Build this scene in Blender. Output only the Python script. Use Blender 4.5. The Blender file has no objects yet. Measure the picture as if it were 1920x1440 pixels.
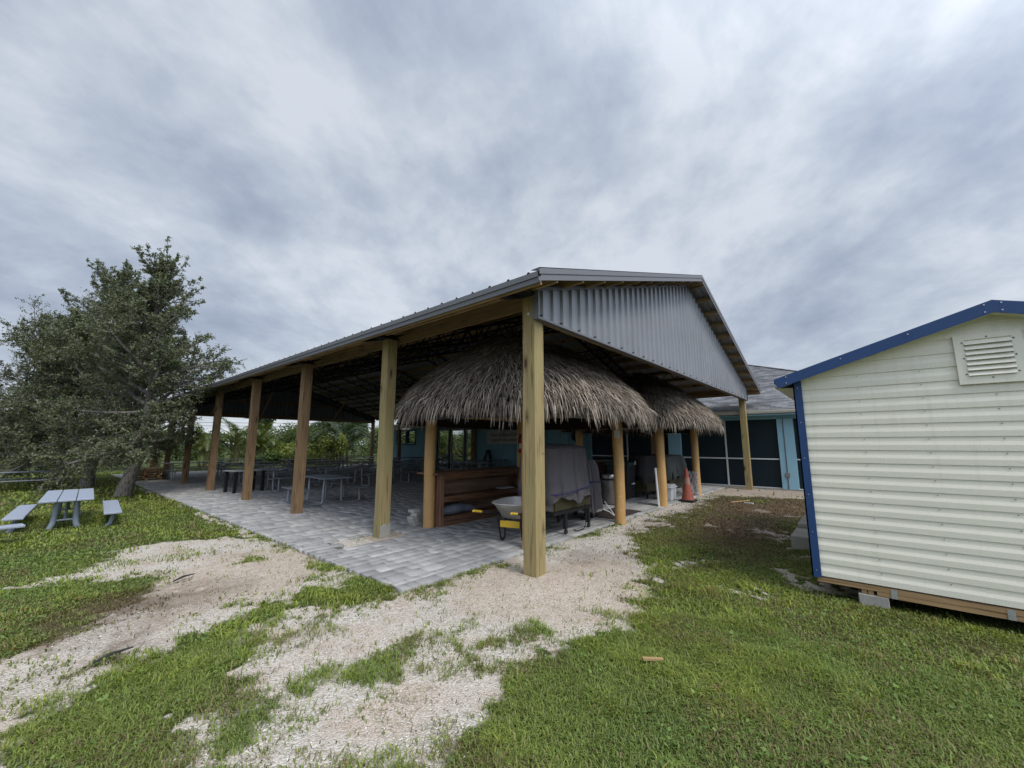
import bpy, bmesh, math, random
import numpy as np
from mathutils import Vector, Matrix
random.seed(7)
RNG = np.random.default_rng(11)
scene = bpy.context.scene
COL = scene.collection
R = math.radians
PI = math.pi

# ------------------------------------------------------------------ camera
CAMP = (-3.89, -2.94, 1.52)
TILT = math.atan(113 / 755.0)
YAW = R(40.5)
cd = bpy.data.cameras.new('camera')
cam = bpy.data.objects.new('camera', cd)
COL.objects.link(cam)
cd.sensor_fit = 'HORIZONTAL'
cd.sensor_width = 36.0
cd.lens = 36.0 * 755 / 1920
cd.clip_start = 0.05
cd.clip_end = 3000
cam.location = CAMP
cam.rotation_euler = (PI / 2 + TILT, 0, YAW - PI / 2)
scene.camera = cam

# ------------------------------------------------------------------ helpers
def tag(o, label=None, cat=None, group=None, kind=None):
    if label: o['label'] = label
    if cat: o['category'] = cat
    if group: o['group'] = group
    if kind: o['kind'] = kind
    return o

def thing(name, label, cat, loc=(0, 0, 0), rz=0.0, group=None):
    o = bpy.data.objects.new(name, None)
    o.empty_display_size = 0.2
    COL.objects.link(o)
    o.location = loc
    o.rotation_euler = (0, 0, rz)
    return tag(o, label, cat, group)

def copy_tree(o, parent=None):
    c = o.copy()
    COL.objects.link(c)
    c.parent = parent
    for ch in list(o.children):
        copy_tree(ch, c)
    return c

def rot_z(v, a):
    c, s = math.cos(a), math.sin(a)
    return (v[0] * c - v[1] * s, v[0] * s + v[1] * c, v[2])

class MB:
    """collects vertices and faces of ONE mesh"""
    def __init__(self):
        self.v = []; self.f = []; self.c = []
        self.col = None
    def add(self, vs, fs):
        n = len(self.v)
        self.v.extend([tuple(p) for p in vs])
        for f in fs:
            self.f.append(tuple(i + n for i in f))
            self.c.append(self.col)
    def box(self, x0, x1, y0, y1, z0, z1):
        self.add([(x0, y0, z0), (x1, y0, z0), (x1, y1, z0), (x0, y1, z0), (x0, y0, z1), (x1, y0, z1), (x1, y1, z1), (x0, y1, z1)],
                 [(0, 3, 2, 1), (4, 5, 6, 7), (0, 1, 5, 4), (1, 2, 6, 5), (2, 3, 7, 6), (3, 0, 4, 7)])
        return self
    def bar(self, a, b, w, h, up=(0, 0, 1)):
        a = Vector(a); b = Vector(b)
        d = (b - a).normalized(); u = Vector(up)
        if abs(d.dot(u)) > 0.98: u = Vector((0, 1, 0)) if abs(d.y) < 0.9 else Vector((1, 0, 0))
        s = d.cross(u).normalized(); t = s.cross(d).normalized()
        s *= w / 2; t *= h / 2
        vs = [a - s - t, a + s - t, a + s + t, a - s + t, b - s - t, b + s - t, b + s + t, b - s + t]
        self.add(vs, [(0, 1, 2, 3), (4, 7, 6, 5), (0, 4, 5, 1), (1, 5, 6, 2), (2, 6, 7, 3), (3, 7, 4, 0)])
        return self
    def tube(self, pts, r, n=8, cap=True):
        P = [Vector(p) for p in pts]
        rr = r if isinstance(r, (list, tuple)) else [r] * len(P)
        vs = []; fs = []
        ref = None
        for i, p in enumerate(P):
            if i == 0: d = P[1] - P[0]
            elif i == len(P) - 1: d = P[-1] - P[-2]
            else: d = (P[i + 1] - P[i]).normalized() + (P[i] - P[i - 1]).normalized()
            if d.length < 1e-9: d = Vector((0, 0, 1))
            d.normalize()
            if ref is None:
                ref = Vector((1, 0, 0)) if abs(d.x) < 0.8 else Vector((0, 1, 0))
            s = ref - d * ref.dot(d)
            if s.length < 1e-6: s = Vector((0, 1, 0)) - d * d.y
            s.normalize(); ref = s
            t = d.cross(s)
            for k in range(n):
                a = 2 * PI * k / n
                vs.append(p + (s * math.cos(a) + t * math.sin(a)) * rr[i])
        for i in range(len(P) - 1):
            for k in range(n):
                k2 = (k + 1) % n
                fs.append((i * n + k, i * n + k2, (i + 1) * n + k2, (i + 1) * n + k))
        if cap:
            fs.append(tuple(range(n - 1, -1, -1)))
            fs.append(tuple(range((len(P) - 1) * n, len(P) * n)))
        self.add(vs, fs)
        return self
    def lathe(self, prof, n=24, c=(0, 0)):
        vs = []; fs = []
        for (r, z) in prof:
            for k in range(n):
                a = 2 * PI * k / n
                vs.append((c[0] + r * math.cos(a), c[1] + r * math.sin(a), z))
        m = len(prof)
        for i in range(m - 1):
            for k in range(n):
                k2 = (k + 1) % n
                fs.append((i * n + k, i * n + k2, (i + 1) * n + k2, (i + 1) * n + k))
        if prof[0][0] > 1e-4: fs.append(tuple(range(n - 1, -1, -1)))
        if prof[-1][0] > 1e-4: fs.append(tuple(range((m - 1) * n, m * n)))
        self.add(vs, fs)
        return self
    def prism(self, poly, axis, a, b):
        """poly of 2D points extruded along axis ('x','y','z') from a to b"""
        def P(p, t):
            return {'x': (t, p[0], p[1]), 'y': (p[0], t, p[1]), 'z': (p[0], p[1], t)}[axis]
        n = len(poly)
        vs = [P(p, a) for p in poly] + [P(p, b) for p in poly]
        fs = [tuple(range(n))[::-1], tuple(range(n, 2 * n))]
        for i in range(n):
            j = (i + 1) % n
            fs.append((i, j, n + j, n + i))
        self.add(vs, fs)
        return self
    def quad(self, a, b, c, d):
        self.add([a, b, c, d], [(0, 1, 2, 3)])
        return self
    def build(self, name, mat, parent=None, smooth=False, bevel=0.0, fix=True):
        me = bpy.data.meshes.new(name)
        me.from_pydata(self.v, [], self.f)
        if any(c is not None for c in self.c):
            at = me.attributes.new('Col', 'FLOAT_COLOR', 'FACE')
            at.data.foreach_set('color', np.array([(c or (1, 1, 1)) + (1,) for c in self.c], dtype=np.float32).ravel())
        if fix:
            bm = bmesh.new(); bm.from_mesh(me)
            bmesh.ops.recalc_face_normals(bm, faces=bm.faces)
            bm.to_mesh(me); bm.free()
        me.materials.append(mat)
        if smooth: me.shade_smooth()
        o = bpy.data.objects.new(name, me)
        COL.objects.link(o)
        if parent: o.parent = parent
        if bevel:
            md = o.modifiers.new('bevel', 'BEVEL'); md.width = bevel; md.segments = 2; md.limit_method = 'ANGLE'
            md.angle_limit = R(40)
        if smooth: smooth_by_angle(me)
        return o

def attach(o, mb, mat):
    me = o.data; me.materials.append(mat); idx = len(me.materials) - 1
    bm = bmesh.new(); bm.from_mesh(me)
    vs = [bm.verts.new(p) for p in mb.v]
    for f in mb.f:
        q = bm.faces.new([vs[i] for i in f]); q.material_index = idx
    bm.to_mesh(me); bm.free()

def smooth_by_angle(me, ang=40):
    n = len(me.edges)
    if n == 0: return
    bm = bmesh.new(); bm.from_mesh(me)
    for e in bm.edges:
        if len(e.link_faces) == 2 and e.calc_face_angle(0) > R(ang): e.smooth = False
    bm.to_mesh(me); bm.free()

def np_mesh(name, V, F, mat, colors=None, parent=None, dom='FACE', smooth=False):
    """V (n,3), F (m,k) int, colors (m,3) per face"""
    me = bpy.data.meshes.new(name)
    V = np.ascontiguousarray(V, dtype=np.float32)
    m, k = F.shape
    me.vertices.add(len(V)); me.vertices.foreach_set('co', V.ravel())
    me.loops.add(m * k); me.loops.foreach_set('vertex_index', np.ascontiguousarray(F, dtype=np.int32).ravel())
    me.polygons.add(m)
    me.polygons.foreach_set('loop_start', np.arange(0, m * k, k, dtype=np.int32))
    try: me.polygons.foreach_set('loop_total', np.full(m, k, dtype=np.int32))
    except Exception: pass
    if smooth: me.polygons.foreach_set('use_smooth', np.ones(m, dtype=bool))
    me.update(calc_edges=True)
    if colors is not None:
        at = me.attributes.new('Col', 'FLOAT_COLOR', dom)
        cc = np.ones((len(colors), 4), dtype=np.float32); cc[:, :3] = colors
        at.data.foreach_set('color', cc.ravel())
    me.materials.append(mat)
    o = bpy.data.objects.new(name, me)
    COL.objects.link(o)
    if parent: o.parent = parent
    return o

# ------------------------------------------------------------------ materials
class NT:
    def __init__(self, name):
        self.m = bpy.data.materials.new(name)
        self.m.use_nodes = True
        self.nt = self.m.node_tree
        self.b = self.nt.nodes['Principled BSDF']
    def n(self, typ, **kw):
        nd = self.nt.nodes.new(typ)
        for k, v in kw.items():
            if k in nd.inputs: nd.inputs[k].default_value = v
            else: setattr(nd, k, v)
        return nd
    def l(self, a, b): self.nt.links.new(a, b)
    def coord(self, scale=(1, 1, 1), kind='Object'):
        tc = self.n('ShaderNodeTexCoord')
        mp = self.n('ShaderNodeMapping')
        mp.inputs['Scale'].default_value = scale
        self.l(tc.outputs[kind], mp.inputs[0])
        return mp.outputs[0]
    def noise(self, vec, scale, detail=4, rough=0.55):
        nd = self.n('ShaderNodeTexNoise', Scale=scale, Detail=detail, Roughness=rough)
        if vec is not None: self.l(vec, nd.inputs['Vector'])
        return nd.outputs[0]
    def ramp(self, fac, stops):
        nd = self.n('ShaderNodeValToRGB')
        cr = nd.color_ramp
        while len(cr.elements) < len(stops): cr.elements.new(0.5)
        for e, (p, c) in zip(cr.elements, stops):
            e.position = p; e.color = (c[0], c[1], c[2], 1)
        self.l(fac, nd.inputs[0])
        return nd.outputs[0]
    def mix(self, fac, a, b, typ='MIX'):
        nd = self.n('ShaderNodeMix'); nd.data_type = 'RGBA'; nd.blend_type = typ
        for s, v in ((0, fac), (6, a), (7, b)):
            if hasattr(v, 'is_linked') or hasattr(v, 'links'): self.l(v, nd.inputs[s])
            else: nd.inputs[s].default_value = v if s == 0 else (v[0], v[1], v[2], 1)
        return nd.outputs[2]
    def math(self, op, a, b=0.0, c=0.0):
        nd = self.n('ShaderNodeMath'); nd.operation = op
        for i, v in enumerate((a, b, c)):
            if hasattr(v, 'links'): self.l(v, nd.inputs[i])
            else: nd.inputs[i].default_value = v
        return nd.outputs[0]
    def bump(self, h, strength=0.3, dist=0.01):
        nd = self.n('ShaderNodeBump', Strength=strength, Distance=dist)
        self.l(h, nd.inputs['Height'])
        self.l(nd.outputs[0], self.b.inputs['Normal'])
    def base(self, c):
        if hasattr(c, 'links'): self.l(c, self.b.inputs['Base Color'])
        else: self.b.inputs['Base Color'].default_value = (c[0], c[1], c[2], 1)
    def rough(self, r):
        if hasattr(r, 'links'): self.l(r, self.b.inputs['Roughness'])
        else: self.b.inputs['Roughness'].default_value = r

def k(c, s): return tuple(min(1, x * s) for x in c)

def plain(name, c, rough=0.6, metal=0.0, scale=6, amt=0.22, bump=0.15, fine=60, spec=0.4):
    t = NT(name)
    v = t.coord()
    n1 = t.noise(v, scale, 5)
    n2 = t.noise(v, fine, 3)
    col = t.ramp(n1, [(0.25, k(c, 1 - amt)), (0.75, k(c, 1 + amt))])
    col = t.mix(0.5, col, t.ramp(n2, [(0.3, k(c, 1 - amt * .8)), (0.7, k(c, 1 + amt * .8))]))
    t.base(col)
    t.rough(t.math('MULTIPLY_ADD', n1, 0.25, rough - 0.12))
    t.b.inputs['Metallic'].default_value = metal
    t.b.inputs['Specular IOR Level'].default_value = spec
    if bump: t.bump(n2, bump, 0.004)
    return t.m

def wood(name, c1, c2, axis='z', knots=True, rough=0.75, dark=(0.06, 0.035, 0.02), green=None, scale=1.0):
    t = NT(name)
    s = {'x': (0.35, 7, 7), 'y': (7, 0.35, 7), 'z': (7, 7, 0.35)}[axis]
    s = tuple(q * scale for q in s)
    v = t.coord(s)
    big = t.noise(v, 1.3, 6, 0.6)
    fine = t.noise(t.coord(tuple(q * 5 for q in s)), 1.6, 4)
    col = t.ramp(big, [(0.28, c1), (0.5, tuple((a + b) / 2 for a, b in zip(c1, c2))), (0.72, c2)])
    col = t.mix(0.45, col, t.ramp(fine, [(0.3, k(c1, 0.8)), (0.7, k(c2, 1.1))]))
    if green:
        col = t.mix(t.ramp(t.noise(t.coord(), 0.9, 3), [(0.4, (0, 0, 0)), (0.65, (1, 1, 1))]), col, green)
    if knots:
        ks = {'x': (1.3, 4, 4), 'y': (4, 1.3, 4), 'z': (4, 4, 1.3)}[axis]
        vo = t.n('ShaderNodeTexVoronoi', Scale=1.25); vo.feature = 'F1'
        t.l(t.coord(ks), vo.inputs['Vector'])
        dd = t.math('ADD', vo.outputs['Distance'], t.math('MULTIPLY', t.noise(t.coord(), 30, 3), 0.09))
        fac = t.ramp(dd, [(0.12, (1, 1, 1)), (0.19, (0.4, 0.4, 0.4)), (0.30, (0, 0, 0))])
        col = t.mix(fac, col, dark)
    # drying checks: thin dark lines along the grain
    ck = t.noise(t.coord(tuple(q * 2.2 for q in s)), 2.3, 2, 0.4)
    fac = t.ramp(ck, [(0.60, (0, 0, 0)), (0.67, (0.75, 0.75, 0.75))])
    col = t.mix(fac, col, k(c1, 0.55))
    t.base(col); t.rough(rough)
    t.bump(t.math('ADD', fine, t.math('MULTIPLY', ck, -0.6)), 0.35, 0.004)
    t.b.inputs['Specular IOR Level'].default_value = 0.25
    return t.m

def leafmat(name, rough=0.55, trans=0.25, vary=0.3, spec=0.35):
    t = NT(name)
    a = t.n('ShaderNodeAttribute'); a.attribute_name = 'Col'
    nn = t.noise(t.coord(), 1.2, 3)
    col = t.mix(1.0, a.outputs['Color'], t.ramp(nn, [(0.3, (1 - vary,) * 3), (0.7, (1 + 0 * vary,) * 3)]), 'MULTIPLY')
    t.base(col); t.rough(rough)
    t.b.inputs['Specular IOR Level'].default_value = spec
    if trans:
        tr = t.n('ShaderNodeBsdfTranslucent')
        t.l(t.mix(1.0, col, (1.6, 1.7, 0.7), 'MULTIPLY'), tr.inputs['Color'])
        ms = t.n('ShaderNodeMixShader', Fac=trans)
        t.l(t.b.outputs[0], ms.inputs[1]); t.l(tr.outputs[0], ms.inputs[2])
        t.l(ms.outputs[0], t.nt.nodes['Material Output'].inputs['Surface'])
    return t.m

M = {}
M['post'] = wood('treated_pine_post', (0.20, 0.148, 0.07), (0.38, 0.295, 0.145), 'z', green=(0.28, 0.235, 0.105))
M['post_brown'] = wood('weathered_pine_post', (0.155, 0.095, 0.05), (0.30, 0.195, 0.105), 'z')
M['wood_y'] = wood('purlin_pine', (0.24, 0.15, 0.07), (0.42, 0.29, 0.15), 'y')
M['wood_x'] = wood('board_pine', (0.24, 0.15, 0.07), (0.42, 0.29, 0.15), 'x')
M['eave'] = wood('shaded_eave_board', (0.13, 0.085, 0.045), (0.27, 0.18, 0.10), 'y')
M['skid'] = wood('skid_pine', (0.22, 0.13, 0.06), (0.38, 0.25, 0.13), 'y', rough=0.7)
M['bar'] = wood('stained_cedar', (0.08, 0.038, 0.022), (0.23, 0.12, 0.066), 'x', rough=0.55, knots=False)
M['bar_ply'] = wood('stained_plywood', (0.10, 0.06, 0.04), (0.30, 0.20, 0.145), 'x', rough=0.7, knots=False, scale=0.55)
M['bar_end'] = wood('stained_cedar_upright', (0.11, 0.05, 0.03), (0.27, 0.15, 0.10), 'z', rough=0.6, knots=False)
M['tan_pole'] = plain('varnished_tan_pole', (0.50, 0.30, 0.12), 0.4, 0, 2.0, 0.16, 0.06, 25)
M['roof_metal'] = plain('galvalume_sheet', (0.33, 0.335, 0.345), 0.42, 0.35, 1.2, 0.2, 0.05, 30)
M['trim_metal'] = plain('grey_painted_trim', (0.15, 0.15, 0.16), 0.4, 0.15, 1.5, 0.12, 0.03, 40)
M['truss'] = plain('black_steel', (0.012, 0.012, 0.015), 0.5, 0.3, 8, 0.3, 0.05)
M['black'] = plain('black_painted_steel', (0.015, 0.016, 0.018), 0.45, 0.2, 8, 0.3, 0.05)
M['black_plastic'] = plain('black_plastic', (0.012, 0.014, 0.018), 0.55, 0, 5, 0.3, 0.1)
M['table_grey'] = plain('grey_table_coating', (0.16, 0.175, 0.20), 0.45, 0, 10, 0.14, 0.2, 120)
M['table_leg'] = plain('grey_tube_steel', (0.26, 0.28, 0.31), 0.4, 0.2, 8, 0.2, 0.05)
M['table_white'] = plain('pale_laminate', (0.36, 0.35, 0.33), 0.45, 0, 8, 0.1, 0.03)
M['lawn_plastic'] = plain('speckled_recycled_plastic', (0.27, 0.30, 0.36), 0.55, 0, 40, 0.16, 0.2, 200)
M['lawn_leg'] = plain('grey_blue_moulded_leg', (0.20, 0.235, 0.28), 0.5, 0, 14, 0.2, 0.1)
M['teal'] = plain('teal_stucco', (0.20, 0.37, 0.44), 0.85, 0, 3, 0.08, 0.5, 90)
M['teal_trim'] = plain('light_blue_trim', (0.27, 0.47, 0.57), 0.75, 0, 3, 0.08, 0.25, 90)
M['frame_dark'] = plain('dark_bronze_frame', (0.025, 0.035, 0.04), 0.4, 0.2, 8, 0.2, 0.03)
M['white_trim'] = plain('white_aluminium', (0.62, 0.63, 0.62), 0.45, 0, 6, 0.08, 0.04)
M['cream_gutter'] = plain('cream_gutter', (0.55, 0.53, 0.47), 0.5, 0, 4, 0.1, 0.04)
M['screen'] = plain('dark_insect_screen', (0.008, 0.018, 0.024), 0.6, 0, 2, 0.35, 0.25, 300, 0.25)
M['steel'] = plain('brushed_steel', (0.30, 0.29, 0.28), 0.3, 0.85, 6, 0.15, 0.05)
M['galv'] = plain('galvanised_tray', (0.50, 0.49, 0.47), 0.5, 0.25, 7, 0.25, 0.1)
M['yellow'] = plain('yellow_plate', (0.58, 0.38, 0.03), 0.45, 0, 9, 0.15, 0.05)
M['rubber'] = plain('dusty_rubber', (0.03, 0.028, 0.026), 0.8, 0, 9, 0.3, 0.2)
M['cover'] = plain('grey_cover_fabric', (0.115, 0.108, 0.116), 0.85, 0, 2.5, 0.22, 0.3, 160, 0.15)
M['cover_green'] = plain('faded_grey_green_cover', (0.085, 0.09, 0.085), 0.75, 0, 3, 0.3, 0.3, 120, 0.2)
M['cover_dark'] = plain('black_cover_fabric', (0.03, 0.028, 0.03), 0.75, 0, 3, 0.3, 0.3, 120, 0.2)
M['strap'] = plain('blue_strap', (0.03, 0.035, 0.13), 0.7, 0, 9, 0.2, 0.1)
M['smoker'] = plain('olive_steel_body', (0.07, 0.065, 0.035), 0.45, 0.3, 6, 0.3, 0.08)
M['red'] = plain('red_enamel', (0.35, 0.02, 0.02), 0.35, 0, 6, 0.1, 0.02)
M['cone'] = plain('dirty_orange_cone', (0.25, 0.062, 0.04), 0.65, 0, 9, 0.5, 0.1, 35)
M['white_plastic'] = plain('white_plastic', (0.62, 0.64, 0.65), 0.45, 0, 6, 0.08, 0.03)
M['tarp'] = plain('grey_blue_tarp', (0.15, 0.17, 0.21), 0.6, 0, 5, 0.2, 0.2)
M['concrete'] = plain('weathered_concrete', (0.30, 0.29, 0.26), 0.9, 0, 4, 0.25, 0.6, 55, 0.2)
M['pale_stone'] = plain('pale_paver_stone', (0.42, 0.41, 0.38), 0.85, 0, 5, 0.2, 0.4)
M['shed_blue'] = plain('shed_blue_trim', (0.018, 0.055, 0.16), 0.45, 0, 5, 0.10, 0.3, 260, 0.4)
M['screw'] = plain('zinc_screw', (0.5, 0.52, 0.55), 0.35, 0.7)
M['dark_screw'] = plain('dull_screw', (0.10, 0.10, 0.09), 0.5, 0.4)
M['bark'] = None
M['leaf'] = leafmat('oak_leaf', 0.5, 0.18, 0.3)
M['frond'] = leafmat('palm_frond', 0.45, 0.22, 0.3, 0.45)
M['bush'] = leafmat('bush_leaf', 0.55, 0.25, 0.35)
M['blade'] = leafmat('grass_blade', 0.55, 0.28, 0.25, 0.3)
M['thatch'] = leafmat('dry_palm_thatch', 0.8, 0.08, 0.35, 0.15)
M['chip'] = leafmat('shell_chip', 0.75, 0.0, 0.2, 0.3)

def mk_bark():
    t = NT('oak_bark')
    v = t.coord((9, 9, 2.2))
    n1 = t.noise(v, 1.6, 6, 0.65)
    vo = t.n('ShaderNodeTexVoronoi', Scale=2.6); t.l(v, vo.inputs['Vector'])
    h = t.math('ADD', n1, vo.outputs['Distance'])
    t.base(t.ramp(h, [(0.35, (0.025, 0.021, 0.018)), (0.75, (0.075, 0.066, 0.058)), (1.0, (0.15, 0.135, 0.12))]))
    t.rough(0.9); t.bump(h, 0.9, 0.03)
    return t.m
M['bark'] = mk_bark()

def mk_gable():
    t = NT('ribbed_gable_steel')
    v = t.coord()
    c = (0.235, 0.24, 0.255)
    n1 = t.noise(v, 1.1, 4)
    col = t.ramp(n1, [(0.3, k(c, 0.9)), (0.7, k(c, 1.08))])
    # darker vertical streaks, each with its own length
    st = t.noise(t.coord((14, 14, 0.35)), 1.5, 3)
    col = t.mix(t.ramp(st, [(0.55, (0, 0, 0)), (0.75, (0.5, 0.5, 0.5))]), col, k(c, 0.6))
    t.base(col); t.rough(0.42)
    t.b.inputs['Metallic'].default_value = 0.35
    return t.m
M['gable'] = mk_gable()

def mk_siding():
    t = NT('embossed_cream_siding')
    v = t.coord()
    c = (0.785, 0.755, 0.635)
    n2 = t.noise(v, 170, 3, 0.7)
    n1 = t.noise(v, 1.0, 3)
    col = t.ramp(n2, [(0.35, k(c, 0.86)), (0.65, k(c, 1.08))])
    col = t.mix(0.35, col, t.ramp(n1, [(0.3, k(c, 0.94)), (0.7, k(c, 1.05))]))
    st = t.noise(t.coord((9, 9, 0.5)), 1.4, 4)
    col = t.mix(t.ramp(st, [(0.55, (0, 0, 0)), (0.8, (0.22, 0.22, 0.22))]), col, (0.40, 0.37, 0.27))
    t.base(col); t.rough(0.5)
    t.bump(n2, 0.35, 0.003)
    return t.m
M['siding'] = mk_siding()

def mk_shingle():
    t = NT('grey_asphalt_shingle')
    tc = t.n('ShaderNodeUVMap')
    br = t.n('ShaderNodeTexBrick')
    br.inputs['Scale'].default_value = 1.0
    br.inputs['Brick Width'].default_value = 0.30
    br.inputs['Row Height'].default_value = 0.14
    br.inputs['Mortar Size'].default_value = 0.006
    br.inputs['Color1'].default_value = (0.09, 0.095, 0.105, 1)
    br.inputs['Color2'].default_value = (0.21, 0.215, 0.225, 1)
    br.inputs['Mortar'].default_value = (0.03, 0.03, 0.035, 1)
    br.inputs['Bias'].default_value = 0.0
    t.l(tc.outputs[0], br.inputs['Vector'])
    n = t.noise(t.coord(), 3, 5, 0.65)
    n2 = t.noise(t.coord(), 80, 2)
    col = t.mix(0.25, br.outputs[0], t.ramp(n, [(0.3, (0.08, 0.083, 0.09)), (0.7, (0.24, 0.245, 0.25))]))
    col = t.mix(0.3, col, t.ramp(n2, [(0.3, (0.05, 0.05, 0.055)), (0.7, (0.3, 0.3, 0.3))]))
    t.base(col); t.rough(0.9); t.bump(br.outputs[1], -0.5, 0.01)
    return t.m
M['shingle'] = mk_shingle()

def mk_glass():
    t = NT('reflective_glass')
    t.base((0.42, 0.46, 0.45)); t.rough(0.02); t.b.inputs['Metallic'].default_value = 1.0
    return t.m
M['glass'] = mk_glass()

def mk_paver():
    t = NT('concrete_paver')
    a = t.n('ShaderNodeAttribute'); a.attribute_name = 'Col'
    v = t.coord()
    n1 = t.noise(v, 5, 6, 0.7)
    n2 = t.noise(v, 120, 3)
    col = t.mix(1.0, a.outputs['Color'], t.ramp(n1, [(0.25, (0.74, 0.73, 0.72)), (0.7, (1.12, 1.12, 1.10))]), 'MULTIPLY')
    col = t.mix(0.35, col, t.mix(1.0, col, t.ramp(n2, [(0.3, (0.6, 0.6, 0.6)), (0.7, (1.3, 1.3, 1.3))]), 'MULTIPLY'))
    n3 = t.noise(v, 0.8, 4)
    col = t.mix(t.ramp(n3, [(0.52, (0, 0, 0)), (0.75, (0.3, 0.3, 0.3))]), col, (0.33, 0.30, 0.26))
    t.base(col); t.rough(0.85); t.bump(n2, 0.4, 0.004)
    t.b.inputs['Specular IOR Level'].default_value = 0.3
    return t.m
M['paver'] = mk_paver()

def mk_ground():
    t = NT('lawn_soil_and_shell')
    a = t.n('ShaderNodeAttribute'); a.attribute_name = 'Mask'   # r bare, g sandy, b dead/brown
    sep = t.n('ShaderNodeSeparateColor'); t.l(a.outputs['Color'], sep.inputs[0])
    v = t.coord()
    n_f = t.noise(v, 9, 6, 0.7)
    n_c = t.noise(v, 2.2, 5, 0.6)
    vo = t.n('ShaderNodeTexVoronoi', Scale=75.0); t.l(v, vo.inputs['Vector'])
    vo2 = t.n('ShaderNodeTexVoronoi', Scale=150.0); t.l(v, vo2.inputs['Vector'])
    # white shell gravel, every bit its own tone
    sep2 = t.n('ShaderNodeSeparateColor'); t.l(vo.outputs['Color'], sep2.inputs[0])
    sep3 = t.n('ShaderNodeSeparateColor'); t.l(vo2.outputs['Color'], sep3.inputs[0])
    shell = t.ramp(sep2.outputs[0], [(0.0, (0.24, 0.195, 0.15)), (0.35, (0.41, 0.355, 0.295)), (0.7, (0.52, 0.475, 0.415)), (1.0, (0.70, 0.67, 0.62))])
    shell = t.mix(0.4, shell, t.ramp(sep3.outputs[1], [(0.0, (0.22, 0.185, 0.15)), (1.0, (0.66, 0.63, 0.58))]))
    sand = t.ramp(n_f, [(0.25, (0.30, 0.238, 0.18)), (0.55, (0.42, 0.35, 0.28)), (0.8, (0.50, 0.435, 0.365))])
    sand = t.mix(t.ramp(n_c, [(0.5, (0, 0, 0)), (0.75, (0.55, 0.55, 0.55))]), sand, (0.31, 0.215, 0.155))
    sand = t.mix(t.ramp(sep3.outputs[0], [(0.72, (0, 0, 0)), (0.8, (0.8, 0.8, 0.8))]), sand, (0.55, 0.51, 0.45))
    sand = t.mix(t.ramp(sep2.outputs[2], [(0.85, (0, 0, 0)), (0.9, (0.6, 0.6, 0.6))]), sand, (0.13, 0.10, 0.08))
    bare = t.mix(t.ramp(t.math('ADD', sep.outputs[1], t.math('MULTIPLY_ADD', n_c, 0.9, -0.45)), [(0.35, (0, 0, 0)), (0.62, (1, 1, 1))]), shell, sand)
    soil = t.ramp(n_f, [(0.3, (0.035, 0.045, 0.014)), (0.7, (0.075, 0.095, 0.03))])
    brown = t.ramp(n_f, [(0.3, (0.055, 0.036, 0.022)), (0.7, (0.15, 0.105, 0.065))])
    soil = t.mix(sep.outputs[2], soil, brown)
    f = t.math('ADD', sep.outputs[0], t.math('MULTIPLY_ADD', n_f, 0.7, -0.35))
    fac = t.ramp(f, [(0.42, (0, 0, 0)), (0.58, (1, 1, 1))])
    col = t.mix(fac, soil, t.mix(t.math('MULTIPLY', sep.outputs[2], 0.75), bare, brown))
    t.base(col); t.rough(0.95)
    t.b.inputs['Specular IOR Level'].default_value = 0.15
    h = t.math('ADD', t.math('MULTIPLY', vo.outputs['Distance'], -0.8), t.math('MULTIPLY', n_f, 1.2))
    t.bump(h, 0.7, 0.015)
    return t.m
M['ground'] = mk_ground()

# ------------------------------------------------------------------ numpy noise / masks
_P = RNG.random((256, 256)).astype(np.float64)
def vnoise(x, y, s=1.0, o=0):
    x = x * s + 37.3 * o; y = y * s + 91.7 * o
    xi = np.floor(x).astype(int); yi = np.floor(y).astype(int)
    fx = x - xi; fy = y - yi
    fx = fx * fx * (3 - 2 * fx); fy = fy * fy * (3 - 2 * fy)
    a = _P[xi % 256, yi % 256]; b = _P[(xi + 1) % 256, yi % 256]
    c = _P[xi % 256, (yi + 1) % 256]; d = _P[(xi + 1) % 256, (yi + 1) % 256]
    return (a * (1 - fx) + b * fx) * (1 - fy) + (c * (1 - fx) + d * fx) * fy
def fbm(x, y, s, o=0, n=4):
    r = 0; a = 0.5; t = 0
    for i in range(n):
        r = r + a * vnoise(x, y, s * 2 ** i, o + i); t += a; a *= 0.55
    return r / t
def sdf(poly, x, y):
    """signed distance, positive inside"""
    p = np.array(poly, dtype=float)
    d = np.full(x.shape, 1e9); inside = np.zeros(x.shape, bool)
    for i in range(len(p)):
        a = p[i]; b = p[(i + 1) % len(p)]
        e = b - a
        wx = x - a[0]; wy = y - a[1]
        tt = np.clip((wx * e[0] + wy * e[1]) / max(1e-9, e @ e), 0, 1)
        d = np.minimum(d, np.hypot(wx - tt * e[0], wy - tt * e[1]))
        cond = ((a[1] > y) != (b[1] > y))
        with np.errstate(divide='ignore', invalid='ignore'):
            xs = a[0] + (y - a[1]) * e[0] / (e[1] if abs(e[1]) > 1e-12 else 1e-12)
        inside ^= cond & (x < xs)
    return np.where(inside, d, -d)

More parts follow.
